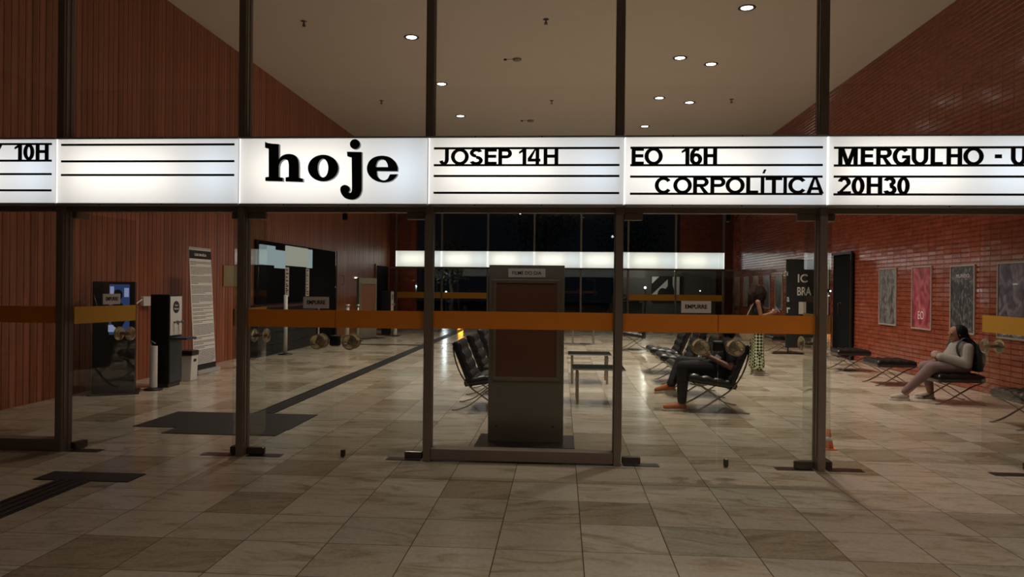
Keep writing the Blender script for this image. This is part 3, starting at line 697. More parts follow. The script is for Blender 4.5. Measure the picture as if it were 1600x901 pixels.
# ------------------------------------------------------------------ leather chairs, stools, tables
def quilt(w, d, nx, ny, th, puff=.026, sub=6):
    """tufted cushion, w along y, d along x, bottom at z=0"""
    bm = bmesh.new(); X, Y = ny*sub, nx*sub; top = {}
    for i in range(X+1):
        for j in range(Y+1):
            a, b = i/X, j/Y
            fx, fy = abs(math.sin(math.pi*a*ny)), abs(math.sin(math.pi*b*nx))
            h = th - puff + puff*(fx**.45)*(fy**.45)
            if i in (0, X) or j in (0, Y): h = th - puff*1.1
            top[i, j] = bm.verts.new((a*d-d/2, b*w-w/2, h))
    for i in range(X):
        for j in range(Y): bm.faces.new((top[i, j], top[i+1, j], top[i+1, j+1], top[i, j+1]))
    rim = [top[i, 0] for i in range(X+1)] + [top[X, j] for j in range(1, Y+1)] + [top[i, Y] for i in range(X-1, -1, -1)] + [top[0, j] for j in range(Y-1, 0, -1)]
    prev = rim
    for f, g in ((.5, .010), (0.0, .0)):
        nw = [bm.verts.new((v.co.x*(1+(g/d*2)), v.co.y*(1+(g/w*2)), f*(th-puff))) for v in rim]; k = len(rim)
        for q in range(k): bm.faces.new((prev[q], prev[(q+1)%k], nw[(q+1)%k], nw[q]))
        prev = nw
    bm.faces.new(prev); b = MB(); b.bm.free(); b.bm = bm; return b
def make_chair():
    r = empty('lounge_chair', (0, 0, 0))
    for s in (-1, 1):
        y = s*.36; b = MB()
        A = arc_pts([(-.36, y, .82), (-.325, y, .64), (-.245, y, .45), (-.125, y, .30), (.02, y, .195), (.18, y, .09), (.33, y, .012), (.39, y, .006)])
        B = arc_pts([(.38, y, .375), (.22, y, .335), (.08, y, .25), (-.05, y, .14), (-.17, y, .055), (-.30, y, .012), (-.37, y, .006)])
        b.tube(A, 0, flat=((0, 1, 0), .034, .013)); b.tube(B, 0, flat=((0, 1, 0), .034, .013)); b.build('side_frame', M['steel'], r)
    b = MB()
    for p in ((-.35, .78), (.30, .355), (-.13, .305)): b.tube([(p[0], -.36, p[1]), (p[0], .36, p[1])], 0, flat=((1, 0, 0), .03, .011))
    b.each('cross_bar', M['steel'], r)
    b = MB()
    for k in range(6):
        y = -.29 + k*.116
        b.box(-.14, .34, y-.02, y+.02, -.004, .002, Matrix.Translation((0, 0, .365)) @ Matrix.Rotation(R(-8), 4, 'Y'))
    b.each('leather_strap', M['leather'], r)
    sc = quilt(.72, .60, 5, 4, .115); sc.bm.transform(Matrix.Translation((.10, 0, .355)) @ Matrix.Rotation(R(-9), 4, 'Y')); sc.build('seat_cushion', M['leather'], r, smooth=True)
    bc = quilt(.72, .56, 5, 4, .105); bc.bm.transform(Matrix.Translation((-.272, 0, .600)) @ Matrix.Rotation(R(68), 4, 'Y') @ Matrix.Scale(-1, 4, (1, 0, 0))); bc.build('back_cushion', M['leather'], r, smooth=True)
    return r
chair = make_chair(); first = True
cl = [(-1.03, 9.8, 0, 'nearest in the row behind the day film stand'), (-1.03, 11.2, 0, 'middle in the row behind the day film stand'), (-1.03, 12.6, 0, 'farthest in the row behind the day film stand'),
      (2.05, 10.0, math.pi, 'under the seated man in black'), (2.05, 11.4, math.pi, 'second in the row behind the seated man'), (2.05, 12.8, math.pi, 'third in the row behind the seated man'), (2.05, 14.2, math.pi, 'last in the row behind the seated man'),
      (1.95, 19.4, math.pi, 'alone farther back towards the far doors')]
for x, y, a, lab in cl:
    o = chair if first else copy_tree(chair); first = False
    o.location = (x, y, 0); o.rotation_euler = (0, 0, a)
    tag(o, f'black tufted leather lounge chair, {lab}', 'chair', 'black leather lounge chairs')
def make_stool():
    r = empty('leather_stool', (0, 0, 0))
    for s in (-1, 1):
        y = s*.27; b = MB()
        for q in (-1, 1):
            b.tube(arc_pts([(q*.30, y, .315), (q*.16, y, .26), (0, y, .165), (-q*.15, y, .07), (-q*.28, y, .012), (-q*.34, y, .006)]), 0, flat=((0, 1, 0), .03, .012))
        b.each('leg', M['steel'], r)
    b = MB()
    for x in (-.28, .28): b.tube([(x, -.27, .312), (x, .27, .312)], 0, flat=((1, 0, 0), .03, .011))
    b.each('cross_bar', M['steel'], r)
    quilt(.60, .62, 5, 4, .12).build('seat_cushion', M['leather'], r, smooth=True, loc=(0, 0, .318))
    return r
stool = make_stool(); first = True
for x, y, a, lab in [(5.60, 9.15, 0, 'cut by the right edge of the frame'), (5.62, 11.05, 0, 'with the seated woman on it'), (5.62, 13.05, 0, 'empty, in front of the woman seated by the posters'), (5.75, 15.2, 0, 'in front of the black door'), (5.62, 19.3, 0, 'beyond the charcoal board, behind the standing woman')]:
    o = stool if first else copy_tree(stool); first = False
    o.location = (x, y, 0); o.rotation_euler = (0, 0, a)
    tag(o, f'low black leather stool, {lab}', 'stool', 'leather stools along the brick wall')
def make_table():
    r = empty('low_table', (0, 0, 0))
    MB().box(-.36, .36, -.31, .31, .475, .492).build('table_top', M['tabletop'], r, bevel=.003)
    MB().box(-.362, .362, -.314, -.310, .474, .493).build('painted_edge_light', M['alu'], r)  # pale strip paints the light caught in the near glass edge
    b = MB()
    for q in (-.29, .29): b.box(q-.012, q+.012, -.26, .26, .452, .4745)
    b.box(-.278, .278, -.012, .012, .452, .4745).build('under_frame', M['darksteel'], r)
    for x in (-.29, .29):
        for y in (-.25, .25): MB().box(x-.018, x+.018, y-.012, y+.012, 0, .4515).build('leg', M['totemframe'], r, bevel=.002)
    return r
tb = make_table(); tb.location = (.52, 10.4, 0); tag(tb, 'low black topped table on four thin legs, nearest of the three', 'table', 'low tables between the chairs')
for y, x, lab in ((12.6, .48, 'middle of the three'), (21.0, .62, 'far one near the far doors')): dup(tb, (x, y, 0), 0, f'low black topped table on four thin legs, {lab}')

# ------------------------------------------------------------------ right wall: posters, door, board
P_ = {
 'a': poster_mat('grey_block_poster', [(.30, (.03, .03, .035)), (.45, (.10, .10, .11)), (.55, (.30, .29, .29)), (.68, (.05, .05, .055))], 5, 1, (1, 2.5, 1.2), .4),
 'b': poster_mat('pink_red_poster', [(.25, (.10, .02, .03)), (.42, (.30, .03, .05)), (.56, (.48, .10, .13)), (.72, (.60, .22, .26))], 3, 2, (1, 1.5, 1), 1.4),
 'c': poster_mat('dark_crowd_poster', [(.35, (.015, .017, .02)), (.52, (.05, .055, .06)), (.62, (.22, .22, .24)), (.72, (.03, .03, .035))], 7, 3, (1, 1.8, 1), 1.2),
 'd': poster_mat('violet_grey_poster', [(.3, (.04, .035, .06)), (.5, (.14, .12, .19)), (.62, (.28, .25, .30)), (.75, (.30, .22, .08))], 4, 4, (1, 1.4, 1), 1.5),
 'e': poster_mat('orange_figure_poster', [(.3, (.06, .03, .02)), (.5, (.20, .07, .03)), (.65, (.40, .22, .12))], 4, 5, (1, 2, 1), .8),
 'f': poster_mat('pale_landscape_poster', [(.3, (.08, .09, .07)), (.5, (.25, .25, .2)), (.68, (.40, .40, .34))], 4, 6, (1, 2, 1), .8),
 'g': poster_mat('slate_poster', [(.3, (.02, .025, .035)), (.5, (.08, .09, .11)), (.7, (.20, .21, .23))], 5, 7, (1, 2, 1), 1)}
def poster(yc, zc, w, h, art, label, words=(), group='framed posters on the brick wall'):
    x = XR-.006; r = empty('framed_poster', (x, yc, zc), 0, label, 'poster', group); w /= 2; h /= 2; f = MB(); t = .028
    for a in ((-w, w, -h, -h+t), (-w, w, h-t, h), (-w, -w+t, -h+t, h-t), (w-t, w, -h+t, h-t)): f.box(-.03, 0, a[0], a[1], a[2], a[3])
    f.build('frame', M['posterframe'], r, bevel=.004)
    s = MB().box(-.016, -.008, -w+t, w-t, -h+t, h-t).build('poster_sheet', P_[art], r)
    for tx, u, z, tw, th, mt in words:
        text(tx, 'lettering', M[mt], s, (-.0165, u+tw/2, z), (0, -1, 0), (0, 0, 1), tw, th, .001, .0)
    return r
poster(15.60, 1.48, .80, 1.17, 'a', 'framed grey block pattern poster, beside the black door')
poster(14.17, 1.475, .76, 1.18, 'b', 'framed pink and red poster reading EO', [('EO', .02, -.40, .22, .15, 'whitebright')])
poster(12.77, 1.47, .76, 1.15, 'c', 'framed near black poster with grey figures, above the seated woman', [('MUNDO', .0, .36, .4, .06, 'sheet')])
poster(11.40, 1.47, .76, 1.16, 'd', 'framed violet grey poster at the right edge behind the open door', [('DIVO', .0, -.52, .46, .09, 'sheet')])
for y, a, lab in ((28.6, 'e', 'orange figure one, farthest'), (27.2, 'f', 'pale green landscape one'), (25.9, 'e', 'orange one partly hidden by the standing woman'), (24.55, 'g', 'slate one beside the standing woman'), (23.2, 'g', 'slate one next to the charcoal board')):
    poster(y, 1.52, .74, 1.08, a, f'distant framed poster, {lab}', (), 'distant framed posters')
dr = empty('door_9', (XR-.012, 17.95, 0), 0, 'tall black double door in the brick wall', 'door', kind='structure')
MB().box(-.05, 0, -.60, .58, 0, 2.46).build('door_panel', M['darkdoor'], dr)
MB().box(-.09, -.0505, -.64, -.585, 0, 2.5).box(-.09, -.0505, -.58, .58, 2.44, 2.5).build('door_frame', M['black'], dr)
MB().tube([(-.06, .05, 1.0), (-.12, .05, 1.0), (-.12, .05, 1.3), (-.06, .05, 1.3)], .012).build('pull_handle', M['steel'], dr)
bd = empty('exhibition_board', (6.12, 18.75, 0), 0, 'charcoal exhibition board with white lettering on a black foot', 'display board')
MB().box(-.55, .51, 0, .04, .16, 2.36).build('board_panel', M['board'], bd)
MB().box(-.86, -.10, -.02, .10, 0, .03).box(-.50, -.47, .01, .03, .03, .16).box(.40, .50, .01, .03, 0, .16).build('foot', M['black'], bd)
AX, AZ = (1, 0, 0), (0, 0, 1)
for tx, x, z, w, h in (('IC', -.27, 1.78, .24, .21), ('BRA', -.28, 1.46, .34, .21), ('N', -.36, .80, .12, .14)): text(tx, 'lettering', M['whitebright'], bd, (x, -.0005, z), AX, AZ, w, h, .002, .02)
for tx, x, z, w, h in (('a', -.53, 1.30, .06, .12), ('r', -.53, 1.02, .08, .14), ('i', -.54, 1.95, .03, .10)): text(tx, 'lettering', M['whitebright'], bd, (x, -.0005, z), AX, AZ, w, h, .002, .02)
for k, (tx, z, h) in enumerate((('lol', 1.62, .62), ('lhl', .98, .56), ('ul', .30, .58))): text(tx, 'lettering', M['whitebright'], bd, (.26, -.0005, z), AX, AZ, .22, h, .002, .015)
MB().box(-.24, -.06, -.004, -.0005, 1.0, 1.30).build('caption_card', M['greylabel'], bd)

# ------------------------------------------------------------------ left wall: kiosk, dispenser, banner, plaque, booth
k = empty('information_kiosk', (-6.50, 10.35, 0), R(-62), 'black kiosk with a lit blue screen behind the open left door', 'kiosk')
MB().box(-.20, .22, -.27, .27, .02, 1.62).build('cabinet', M['black'], k, bevel=.01)
MB().box(-.28, .30, -.33, .33, 0, .02).build('base_plate', M['black'], k)
sc = MB().box(.221, .228, -.06, .20, .86, 1.58).build('screen', M['screen'], k)
MB().ell((.229, .05, 1.43), .003, .06, .08).ell((.229, .05, 1.14), .003, .10, .20).build('screen_figure', M['black'], sc)
MB().box(.2285, .230, -.05, .0, 1.42, 1.55).box(.2285, .230, .13, .19, 1.4, 1.53).box(.2285, .230, -.07, .08, .90, 1.0).each('screen_highlight', M['screenw'], sc)
def dispenser(loc, label):
    r = empty('water_dispenser', loc, 0, label, 'water dispenser', 'water dispensers along the wood wall')
    MB().box(-.06, .24, -.19, .19, .05, 1.43).build('cabinet', M['black'], r, bevel=.008)
    MB().box(-.04, .22, -.17, .17, 0, .05).build('plinth', M['darksteel'], r)
    fp = MB().box(.2405, .252, -.175, .165, .80, 1.40).build('front_panel', M['white'], r, bevel=.003)
    MB().lathe([(.001, .2525), (.095, .2525), (.095, .255), (.001, .255)], (0, 0, 0), 28, 'x').build('emblem', M['black'], fp).location = (0, -.01, 1.235)
    text('Água', 'emblem_lettering', M['white'], fp, (.2552, -.06, 1.245), (0, 1, 0), AZ, .10, .04, .001); text('Natural', 'emblem_lettering', M['white'], fp, (.2552, -.075, 1.195), (0, 1, 0), AZ, .13, .03, .001)
    for y in (-.075, .07):
        MB().tube([(.252, y, 1.0), (.31, y, 1.0), (.325, y, .965)], .016).lathe([(.026, .0), (.026, .02), (.012, .03)], (.31, y, 1.0), 12).build('tap', M['steel'], r, smooth=True)
    MB().box(.2405, .50, -.16, .16, .735, .77).build('drip_tray', M['blueblack'], r, bevel=.006)
    MB().box(.2405, .249, -.18, .18, .08, .70).build('lower_panel', M['blueblack'], r)
    return r
dispenser((-6.24, 11.12, 0), 'black water dispenser with a white tap panel, beside the roll-up banner')
def tube_stand(loc, label):
    r = empty('cup_tube', loc, 0, label, 'cup dispenser', 'cup tubes beside the water dispensers')
    MB().lathe([(.13, 0), (.13, .02), (.10, .03), (.05, .04)], seg=24).build('base', M['black'], r, smooth=True)
    MB().prism([(.055*math.cos(a*math.pi/12), .055*math.sin(a*math.pi/12)) for a in range(24)], .04, .66, 'xy').build('tube', M['white'], r, smooth=False, bevel=.004)
    MB().tube([(-.02, -.03, .66), (-.02, -.03, .74), (.02, .02, .70)], .012).build('cup_lever', M['steel'], r)
    return r
tube_stand((-6.10, 10.68, 0), 'white cylinder cup tube on a round black base, before the near dispenser')
b = empty('waste_bin', (-6.15, 11.82, 0), 0, 'white waste bin with a black lid behind the near dispenser', 'bin')
MB().prism([(-.09, 0), (.09, 0), (.11, .42), (-.11, .42)], -.11, .11, 'xz').build('body', M['white'], b, bevel=.01)
MB().box(-.12, .12, -.12, .12, .4205, .50).build('lid', M['black'], b, bevel=.015); MB().box(.098, .112, -.04, .04, .32, .36).build('emblem', M['ink'], b)
rb = empty('roll_up_banner', (-6.40, 12.9, 0), 0, 'tall white roll-up banner full of small text against the wood wall', 'banner')
MB().box(-.09, .09, -.42, .42, 0, .07).build('base_case', M['alu'], rb, bevel=.012)
tilt = Matrix.Translation((0, 0, .07)) @ Matrix.Rotation(R(-3.2), 4, 'Y')
MB().box(-.003, .003, -.40, .40, 0, 2.16, tilt).build('banner_sheet', M['sheet'], rb)
MB().box(-.008, .010, -.41, .41, 2.155, 2.185, tilt).build('top_bar', M['alu'], rb)
hb = MB().box(.0032, .0045, -.40, .40, 1.98, 2.13, tilt).build('heading_band', M['ink'], rb)
MB().box(.0032, .0045, -.40, .40, 0, .10, tilt).build('foot_band', M['ink'], rb)
t = text('CINE BRASÍLIA', 'heading_lettering', M['whitebright'], hb, tilt @ Vector((.0048, -.22, 2.03)), (0, 1, 0), tilt.to_3x3() @ Vector((0, 0, 1)), .44, .055, .001)
lines = MB(); z = 1.93; rr = random.Random(2)
for para in (3, 6, 6, 6, 6, 2, 2, 2, 2, 2, 8, 2, 3, 2, 10):
    for q in range(para):
        e = .37 if q < para-1 else rr.uniform(-.2, .3)
        y = -.37
        while y < e:
            wd = rr.uniform(.03, .09); lines.box(.0032, .0042, y, min(y+wd, e+.01), z-.0095, z, tilt); y += wd+.012
        z -= .0245
    z -= .022
    if z < .15: break
lines.build('printed_lettering', M['ink'], rb)
pq = empty('wall_plaque', (XL+.004, 15.1, 1.77), 0, 'small brass plaque on the wood wall past the roll-up banner', 'plaque')
MB().box(0, .02, -.35, .35, -.22, .22).build('plate', M['brass'], pq, bevel=.004)
ln = MB(); 
for q in range(7): ln.box(.0201, .022, -.26+.02*(q % 2), .26-.03*(q % 3), .13-.045*q, .142-.045*q)
ln.build('engraved_lettering', M['totemframe'], pq)
ob = empty('wall_outlet', (XL+.004, 11.9, 1.33), 0, 'white wall outlet box left of the water dispenser', 'outlet')
MB().box(0, .06, -.12, .12, -.11, .05).build('cover', M['white'], ob, bevel=.008)
cb = MB(); cb.tube(arc_pts([(XL+.05, 11.75, 1.33), (XL+.10, 11.45, 1.25), (XL+.06, 11.0, 1.1), (XL+.05, 10.98, .98), (XL+.07, 11.15, .86), (XL+.06, 11.35, .80), (XL+.05, 11.5, .74)]), .011)
tag(cb.build('power_cord', M['white'], smooth=True), 'white looping power cord hanging from the wall outlet', 'cord')
# snack booth set into the wood wall
bo = empty('ticket_booth', (XL, 19.2, 0), 0, 'dark ticket booth opening in the wood wall under pale lit panels', 'booth')
MB().box(.005, .05, -2.9, .55, 1.15, 2.62).build('back_panel', M['darkdoor'], bo)
MB().box(.005, .40, -3.6, .2, .0, 1.08).build('counter', M['board'], bo)
MB().box(.005, .46, -3.65, .25, 1.08, 1.13).build('counter_top', mat('dark_wine_laminate', (.07, .018, .022), .35, noise=.1), bo)
sh = MB()
for z in (.25, .5, .75): sh.box(.402, .412, -3.5, .1, z, z+.02)
sh.each('counter_rail', M['darksteel'], bo)
MB().box(.005, .09, .6, 2.95, 0, 2.62).build('side_shutter', M['darkdoor'], bo, bevel=.03)
MB().box(.09, .12, 2.96, 3.02, 0, 2.64).build('shutter_guide', M['totemframe'], bo)
for y0, y1, z0, z1, x, mt in ((-2.75, -1.9, 2.06, 2.52, .10, 'cool'), (-1.85, -1.2, 2.0, 2.44, .08, 'cool'), (-1.15, -.1, 2.08, 2.58, .10, 'warmmenu'), (-.08, .38, 2.08, 2.58, .10, 'warmmenu'), (.40, .62, 2.06, 2.56, .14, 'cool')):
    MB().box(.052, x, y0, y1, z0, z1).build('menu_panel', M[mt], bo)
vt = MB()
for y in (-1.16, .34):
    p = MB().box(.052, .07, y, y+.24, 1.30, 2.04).build('price_strip', M['greylabel'], bo)
    q = MB(); rr = random.Random(int(y*10)+20); z = 1.34
    while z < 1.98:
        q.box(.0705, .0715, y+.03, y+rr.uniform(.08, .21), z, z+.03); z += rr.choice((.045, .06, .09))
    q.build('printed_lettering', M['ink'], p)
sl = empty('wall_lamp', (XL+.004, 24.5, 1.83), 0, 'tiny lit wall lamp on the wood wall past the ticket booth', 'lamp')
MB().box(0, .05, -.06, .06, -.05, .0).build('bracket', M['darksteel'], sl); MB().box(.01, .06, -.09, .09, 0, .05).build('lamp_glass', emit_mat('small_lamp_glow', (1, .9, .75), 1.6), sl)
d10 = empty('door_10', (XL+.006, 22.9, 0), 0, 'flush wood board door with a brass pull handle in the left wall', 'door', kind='structure')
MB().box(0, .02, -.55, .55, 0, 2.7).build('door_panel', M['wood'], d10)
MB().tube([(.02, .0, 1.62), (.10, .0, 1.62), (.10, .0, 1.90), (.02, .0, 1.90)], .014).build('pull_handle', M['brass'], d10)
d11 = empty('door_11', (XL+.006, 27.9, 0), 0, 'dark doorway at the far end of the wood wall', 'door', kind='structure')
MB().box(0, .03, -.7, 1.2, 0, 2.36).build('door_panel', M['darkdoor'], d11); MB().box(.0, .05, -.78, -.705, 0, 2.42).build('door_frame', M['brass'], d11)
# posts of the queue line
def stanchion(loc, h, r_, mt, label, cap=False):
    s = empty('queue_post', loc, 0, label, 'queue post', 'queue posts near the ticket booth')
    MB().lathe([(.16, 0), (.16, .012), (.06, .03), (r_, .035)], seg=24).build('base', M['black'], s, smooth=True)
    MB().lathe([(r_, .035), (r_, h)], seg=16).build('pole', M[mt], s, smooth=True)
    if cap: MB().lathe([(r_+.02, h), (r_+.03, h+.03), (r_, h+.05)], seg=16).build('cap', M['alu'], s, smooth=True)
stanchion((-6.30, 16.5, 0), 1.37, .045, 'white', 'thick white queue post before the dark booth counter')
stanchion((-6.22, 18.55, 0), 1.0, .025, 'alu', 'thin steel queue post at the end of the booth counter', True)
stanchion((-5.92, 20.1, 0), 1.02, .05, 'white', 'white queue post right of the door lock', True)
stanchion((-5.85, 20.9, 0), 1.0, .028, 'alu', 'thin steel queue post past the booth shutter', True)
totem((-5.85, 22.0, 0), R(62), 'taupe steel display stand turned sideways near the wood wall, far off', False)
dispenser((-5.72, 23.6, 0), 'distant black water dispenser with a white front near the far doorway')
tube_stand((-5.28, 23.2, 0), 'distant white cylinder cup tube near the far doorway')

# ------------------------------------------------------------------ floor mats and strips
def flat(name, x0, x1, y0, y1, label, cat, h=.006, mt='blackmat', ribs=False, group=None):
    o = MB().box(x0, x1, y0, y1, 0, h).build(name, M[mt]); tag(o, label, cat, group)
    if ribs:
        for s in range(4):
            w = (x1-x0)/4; xx = x0+w*(s+.5)
            MB().box(xx-w*.22, xx+w*.22, y0+.01, y1-.01, h, h+.005).build('raised_rib', M['black'], o)
    return o
flat('door_mat', -4.76, -2.98, 7.92, 8.90, 'large black rubber door mat inside the open left doorway', 'mat')
flat('tactile_pad', -4.25, -3.0, 7.60, 7.915, 'studded dark tactile pad along the front edge of the door mat', 'tactile paving', .007)
flat('tactile_strip', -3.80, -3.55, 8.905, 29.0, 'long dark tactile strip running down the foyer to the far doors', 'tactile paving', .006, 'blackmat', True)
flat('tactile_strip', -5.6, -3.805, 19.6, 19.85, 'short dark tactile strip branching towards the ticket booth', 'tactile paving')
flat('tactile_pad', -4.26, -3.46, 5.70, 5.955, 'black tactile pad on the floor outside the open left doorway', 'tactile paving', .007)
flat('tactile_strip', -4.06, -3.77, 1.5, 5.695, 'ribbed black tactile strip outside leading to the doorway', 'tactile paving', .006, 'blackmat', True)

# ------------------------------------------------------------------ people
def hand(b, wrist, d, up, curl=.6, s=1.0, side=1):
    """palm, four fingers and a thumb from the wrist along d; up = back of the hand; curls towards -up"""
    w, d, up = Vector(wrist), Vector(d).normalized(), Vector(up); up = (up - d*up.dot(d)).normalized(); lat = d.cross(up)*side
    for k in range(4):
        o = (k-1.5)*.019*s; b.cap(w + d*.01 + lat*o*.7, w + d*.075*s + lat*o, .012*s, .011*s, 8)
        p = w + d*.080*s + lat*o; L = (.030, .034, .032, .025)[k]*s; a = curl*.5; dd = d
        for q in range(3):
            dd = (d*math.cos(a) - up*math.sin(a)).normalized(); p2 = p + dd*L*(1-.18*q); b.cap(p, p2, .0088*s, .0078*s, 8); p = p2; a += curl
    t0 = w + d*.025*s - lat*.028*s; t1 = t0 + (d*.7 - lat*.6 - up*.35).normalized()*.04*s; t2 = t1 + (d*.9 - up*.5).normalized()*.032*s
    b.cap(t0, t1, .012*s, .010*s, 8); b.cap(t1, t2, .010*s, .008*s, 8)
def head(b, c, fwd, tilt=0, s=1.0):
    """skull, jaw, nose, ears; c = centre, fwd = facing direction (unit, may look down)"""
    f = Vector(fwd).normalized(); lat = f.cross(Vector((0, 0, 1))).normalized(); up = lat.cross(f); c = Vector(c)
    mt = Matrix((f, lat, up)).transposed()
    b.ell(c + up*.025*s, .098*s, .076*s, .098*s, mtx=mt); b.ell(c + f*.025*s - up*.045*s, .068*s, .058*s, .075*s, mtx=mt)
    b.cap(c + f*.090*s + up*.015*s, c + f*.112*s - up*.018*s, .010*s, .014*s, 8); b.ell(c + f*.078*s - up*.085*s, .024*s, .03*s, .02*s, mtx=mt)
    b.cap(c + f*.085*s + up*.035*s - lat*.04*s, c + f*.085*s + up*.035*s + lat*.04*s, .012*s, .012*s, 8)
    for q in (-1, 1): b.ell(c + lat*q*.078*s - f*.005*s, .018*s, .010*s, .032*s, mtx=mt)
    return f, lat, up, mt
def face(parent, c, f, lat, up, mt, s=1.0):
    c = Vector(c); b = MB()
    for q in (-1, 1): b.ell(c + f*.088*s + lat*q*.032*s + up*.012*s, .008*s, .014*s, .008*s, 10, 6, mtx=mt)
    b.each('eye', M['eye'], parent, smooth=True)
    MB().ell(c + f*.094*s - up*.055*s, .006*s, .024*s, .008*s, 10, 6, mtx=mt).build('mouth', M['lip'], parent, smooth=True)
def shoe(name, mt, parent, heel, toe, sole='sole', s=1.0, up=(0, 0, 1)):
    h, t = Vector(heel), Vector(toe); d = (t-h).normalized(); u = Vector(up); b = MB(); L = (t-h).length; lat = d.cross(u).normalized()
    k = .038*s
    b.chain([(h+u*.060+d*.005, k), (h+d*.09+u*.058, k*1.02), (h+d*(L-.11)+u*.052, k), (h+d*(L-.045)+u*.046, k*.86)])
    for q in (-1, 1): b.cap(h+d*(L-.10)+u*.044+lat*q*.014, h+d*(L-.06)+u*.042+lat*q*.010, .028*s, .026*s)
    b.cap(h+u*.06, h+u*.100+d*.012, .040*s, .036*s); b.cap(h+d*.05+u*.075, h+d*.13+u*.066, .034*s, .030*s)
    o = b.build(name, mt, parent, remesh=.007, smoothit=3)
    pr = [(-.048, .018), (-.03, .036), (.03, .041), (.10, .038), (L-.11, .049), (L-.05, .045), (L-.012, .028), (L+.002, .012)]
    ring = [h+d*a+lat*w*s for a, w in pr] + [h+d*a-lat*w*s for a, w in reversed(pr)]
    b2 = MB(); b2.ring_loft([[p for p in ring], [p+u*.030 for p in ring]]); b2.build('shoe_sole', M[sole], o, bevel=.005)
    return o

# woman standing, facing +x, looking at her phone
wx, wy = 3.66, 14.1
ps = empty('person', (wx, wy, 0), 0, 'standing person with long brown hair and checked wide trousers looking at a phone', 'person')
b = MB(); hc = (.055, 0, 1.555); hf = (.86, -.12, -.38)
b.chain([((-.02, 0, .95), .125), ((-.03, 0, 1.10), .105), ((-.02, 0, 1.25), .115), ((-.02, 0, 1.36), .095)]); 
for s in (-1, 1):
    b.ell((-.01, s*.07, 1.20), .10, .09, .17); b.cap((-.02, s*.05, 1.385), (-.03, s*.165, 1.365), .05, .048)
b.cap((-.015, 0, 1.38), (.02, 0, 1.49), .055, .05); hd = head(b, hc, hf)
arms = {-1: [((-.03, -.175, 1.36), .045), ((.02, -.205, 1.10), .036), ((.24, -.10, 1.16), .026)], 1: [((-.03, .175, 1.36), .045), ((.0, .21, 1.10), .036), ((.20, .06, 1.12), .026)]}
for s in (-1, 1): b.chain(arms[s])
hand(b, (.25, -.095, 1.165), (.85, .25, .45), (.3, -.75, .2), .55, side=1); hand(b, (.21, .055, 1.125), (.8, -.25, .5), (.3, .8, .2), .5, side=-1)
for s in (-1, 1): b.chain([((-.01, s*.085, .92), .095), ((.0, s*.095, .5), .06), ((-.01, s*.10, .09), .042)])
body = b.build('body', M['skin_w'], ps, remesh=.0075, smoothit=3)
face(ps, hc, *hd)
b = MB(); b.ell((.035, 0, 1.592), .112, .096, .100); b.ell((.0, 0, 1.52), .085, .098, .13); rr = random.Random(4)
for q in range(46):
    a = rr.uniform(R(75), R(285)); z0 = 1.62; rad = .092
    p0 = Vector((.02+rad*math.cos(a), rad*math.sin(a), z0+rr.uniform(-.03, .05))); dr_ = Vector((math.cos(a), math.sin(a), 0))
    p1 = p0 + dr_*.05 + Vector((rr.uniform(-.02, .02), rr.uniform(-.02, .02), -.13)); p2 = p1 + dr_*rr.uniform(-.02, .03) + Vector((0, 0, -rr.uniform(.10, .20)))
    b.chain([(p0, .030), (p1, .034), (p2, .018)])
for s in (-1, 1): b.chain([((.09, s*.075, 1.63), .028), ((.12, s*.105, 1.53), .030), ((.10, s*.12, 1.42), .020)])
b.build('hair', M['hair_b'], ps, remesh=.010, smoothit=2)
b = MB(); b.chain([((-.02, 0, 1.0), .122), ((-.03, 0, 1.12), .118), ((-.015, 0, 1.24), .122)])
for s in (-1, 1): b.ell((-.008, s*.072, 1.20), .112, .10, .135); b.chain([((.05, s*.10, 1.28), .03), ((-.02, s*.11, 1.40), .022), ((-.09, s*.10, 1.28), .028)])
b.build('black_top', M['blackcloth'], ps, remesh=.009, smoothit=3)
b = MB(); b.chain([((-.02, 0, 1.02), .13), ((-.02, 0, .90), .155)])
for s in (-1, 1): b.chain([((-.01, s*.085, .90), .125), ((.0, s*.10, .55), .105), ((.0, s*.105, .30), .112), ((.0, s*.105, .20), .122)])
b.build('wide_trousers', M['checks'], ps, remesh=.010, smoothit=3)
for s in (-1, 1): shoe('shoe', M['shoew'], ps, (-.05, s*.10, .0), (.20, s*.115, .0))
ph = empty('mobile_phone', (wx+.375, wy-.03, 1.235), 0, 'dark mobile phone held up by the standing woman', 'phone')
mtp = Matrix.Rotation(R(-35), 4, 'Y')
MB().box(-.004, .004, -.036, .036, -.07, .07, mtp).build('case', M['black'], ph, bevel=.003); MB().box(-.0052, -.0042, -.032, .032, -.062, .062, mtp).build('phone_screen', emit_mat('phone_screen_glow', (.6, .65, .75), .25), ph)
bg = empty('shoulder_bag', (wx-.22, wy-.17, .86), 0, 'pale canvas shoulder bag hanging behind the standing woman', 'bag')
MB().ell((0, 0, -.05), .15, .06, .15).box(-.13, .13, -.04, .04, -.05, .06).build('pouch', M['canvas'], bg, remesh=.012, smoothit=4)
MB().tube(arc_pts([(-.08, .02, .05), (.02, .02, .30), (.16, .05, .555), (.20, .09, .575), (.17, .15, .50), (.09, .12, .2), (.08, .03, .05)]), 0, flat=((0, 1, 0), .03, .006)).build('strap', M['canvas'], bg)
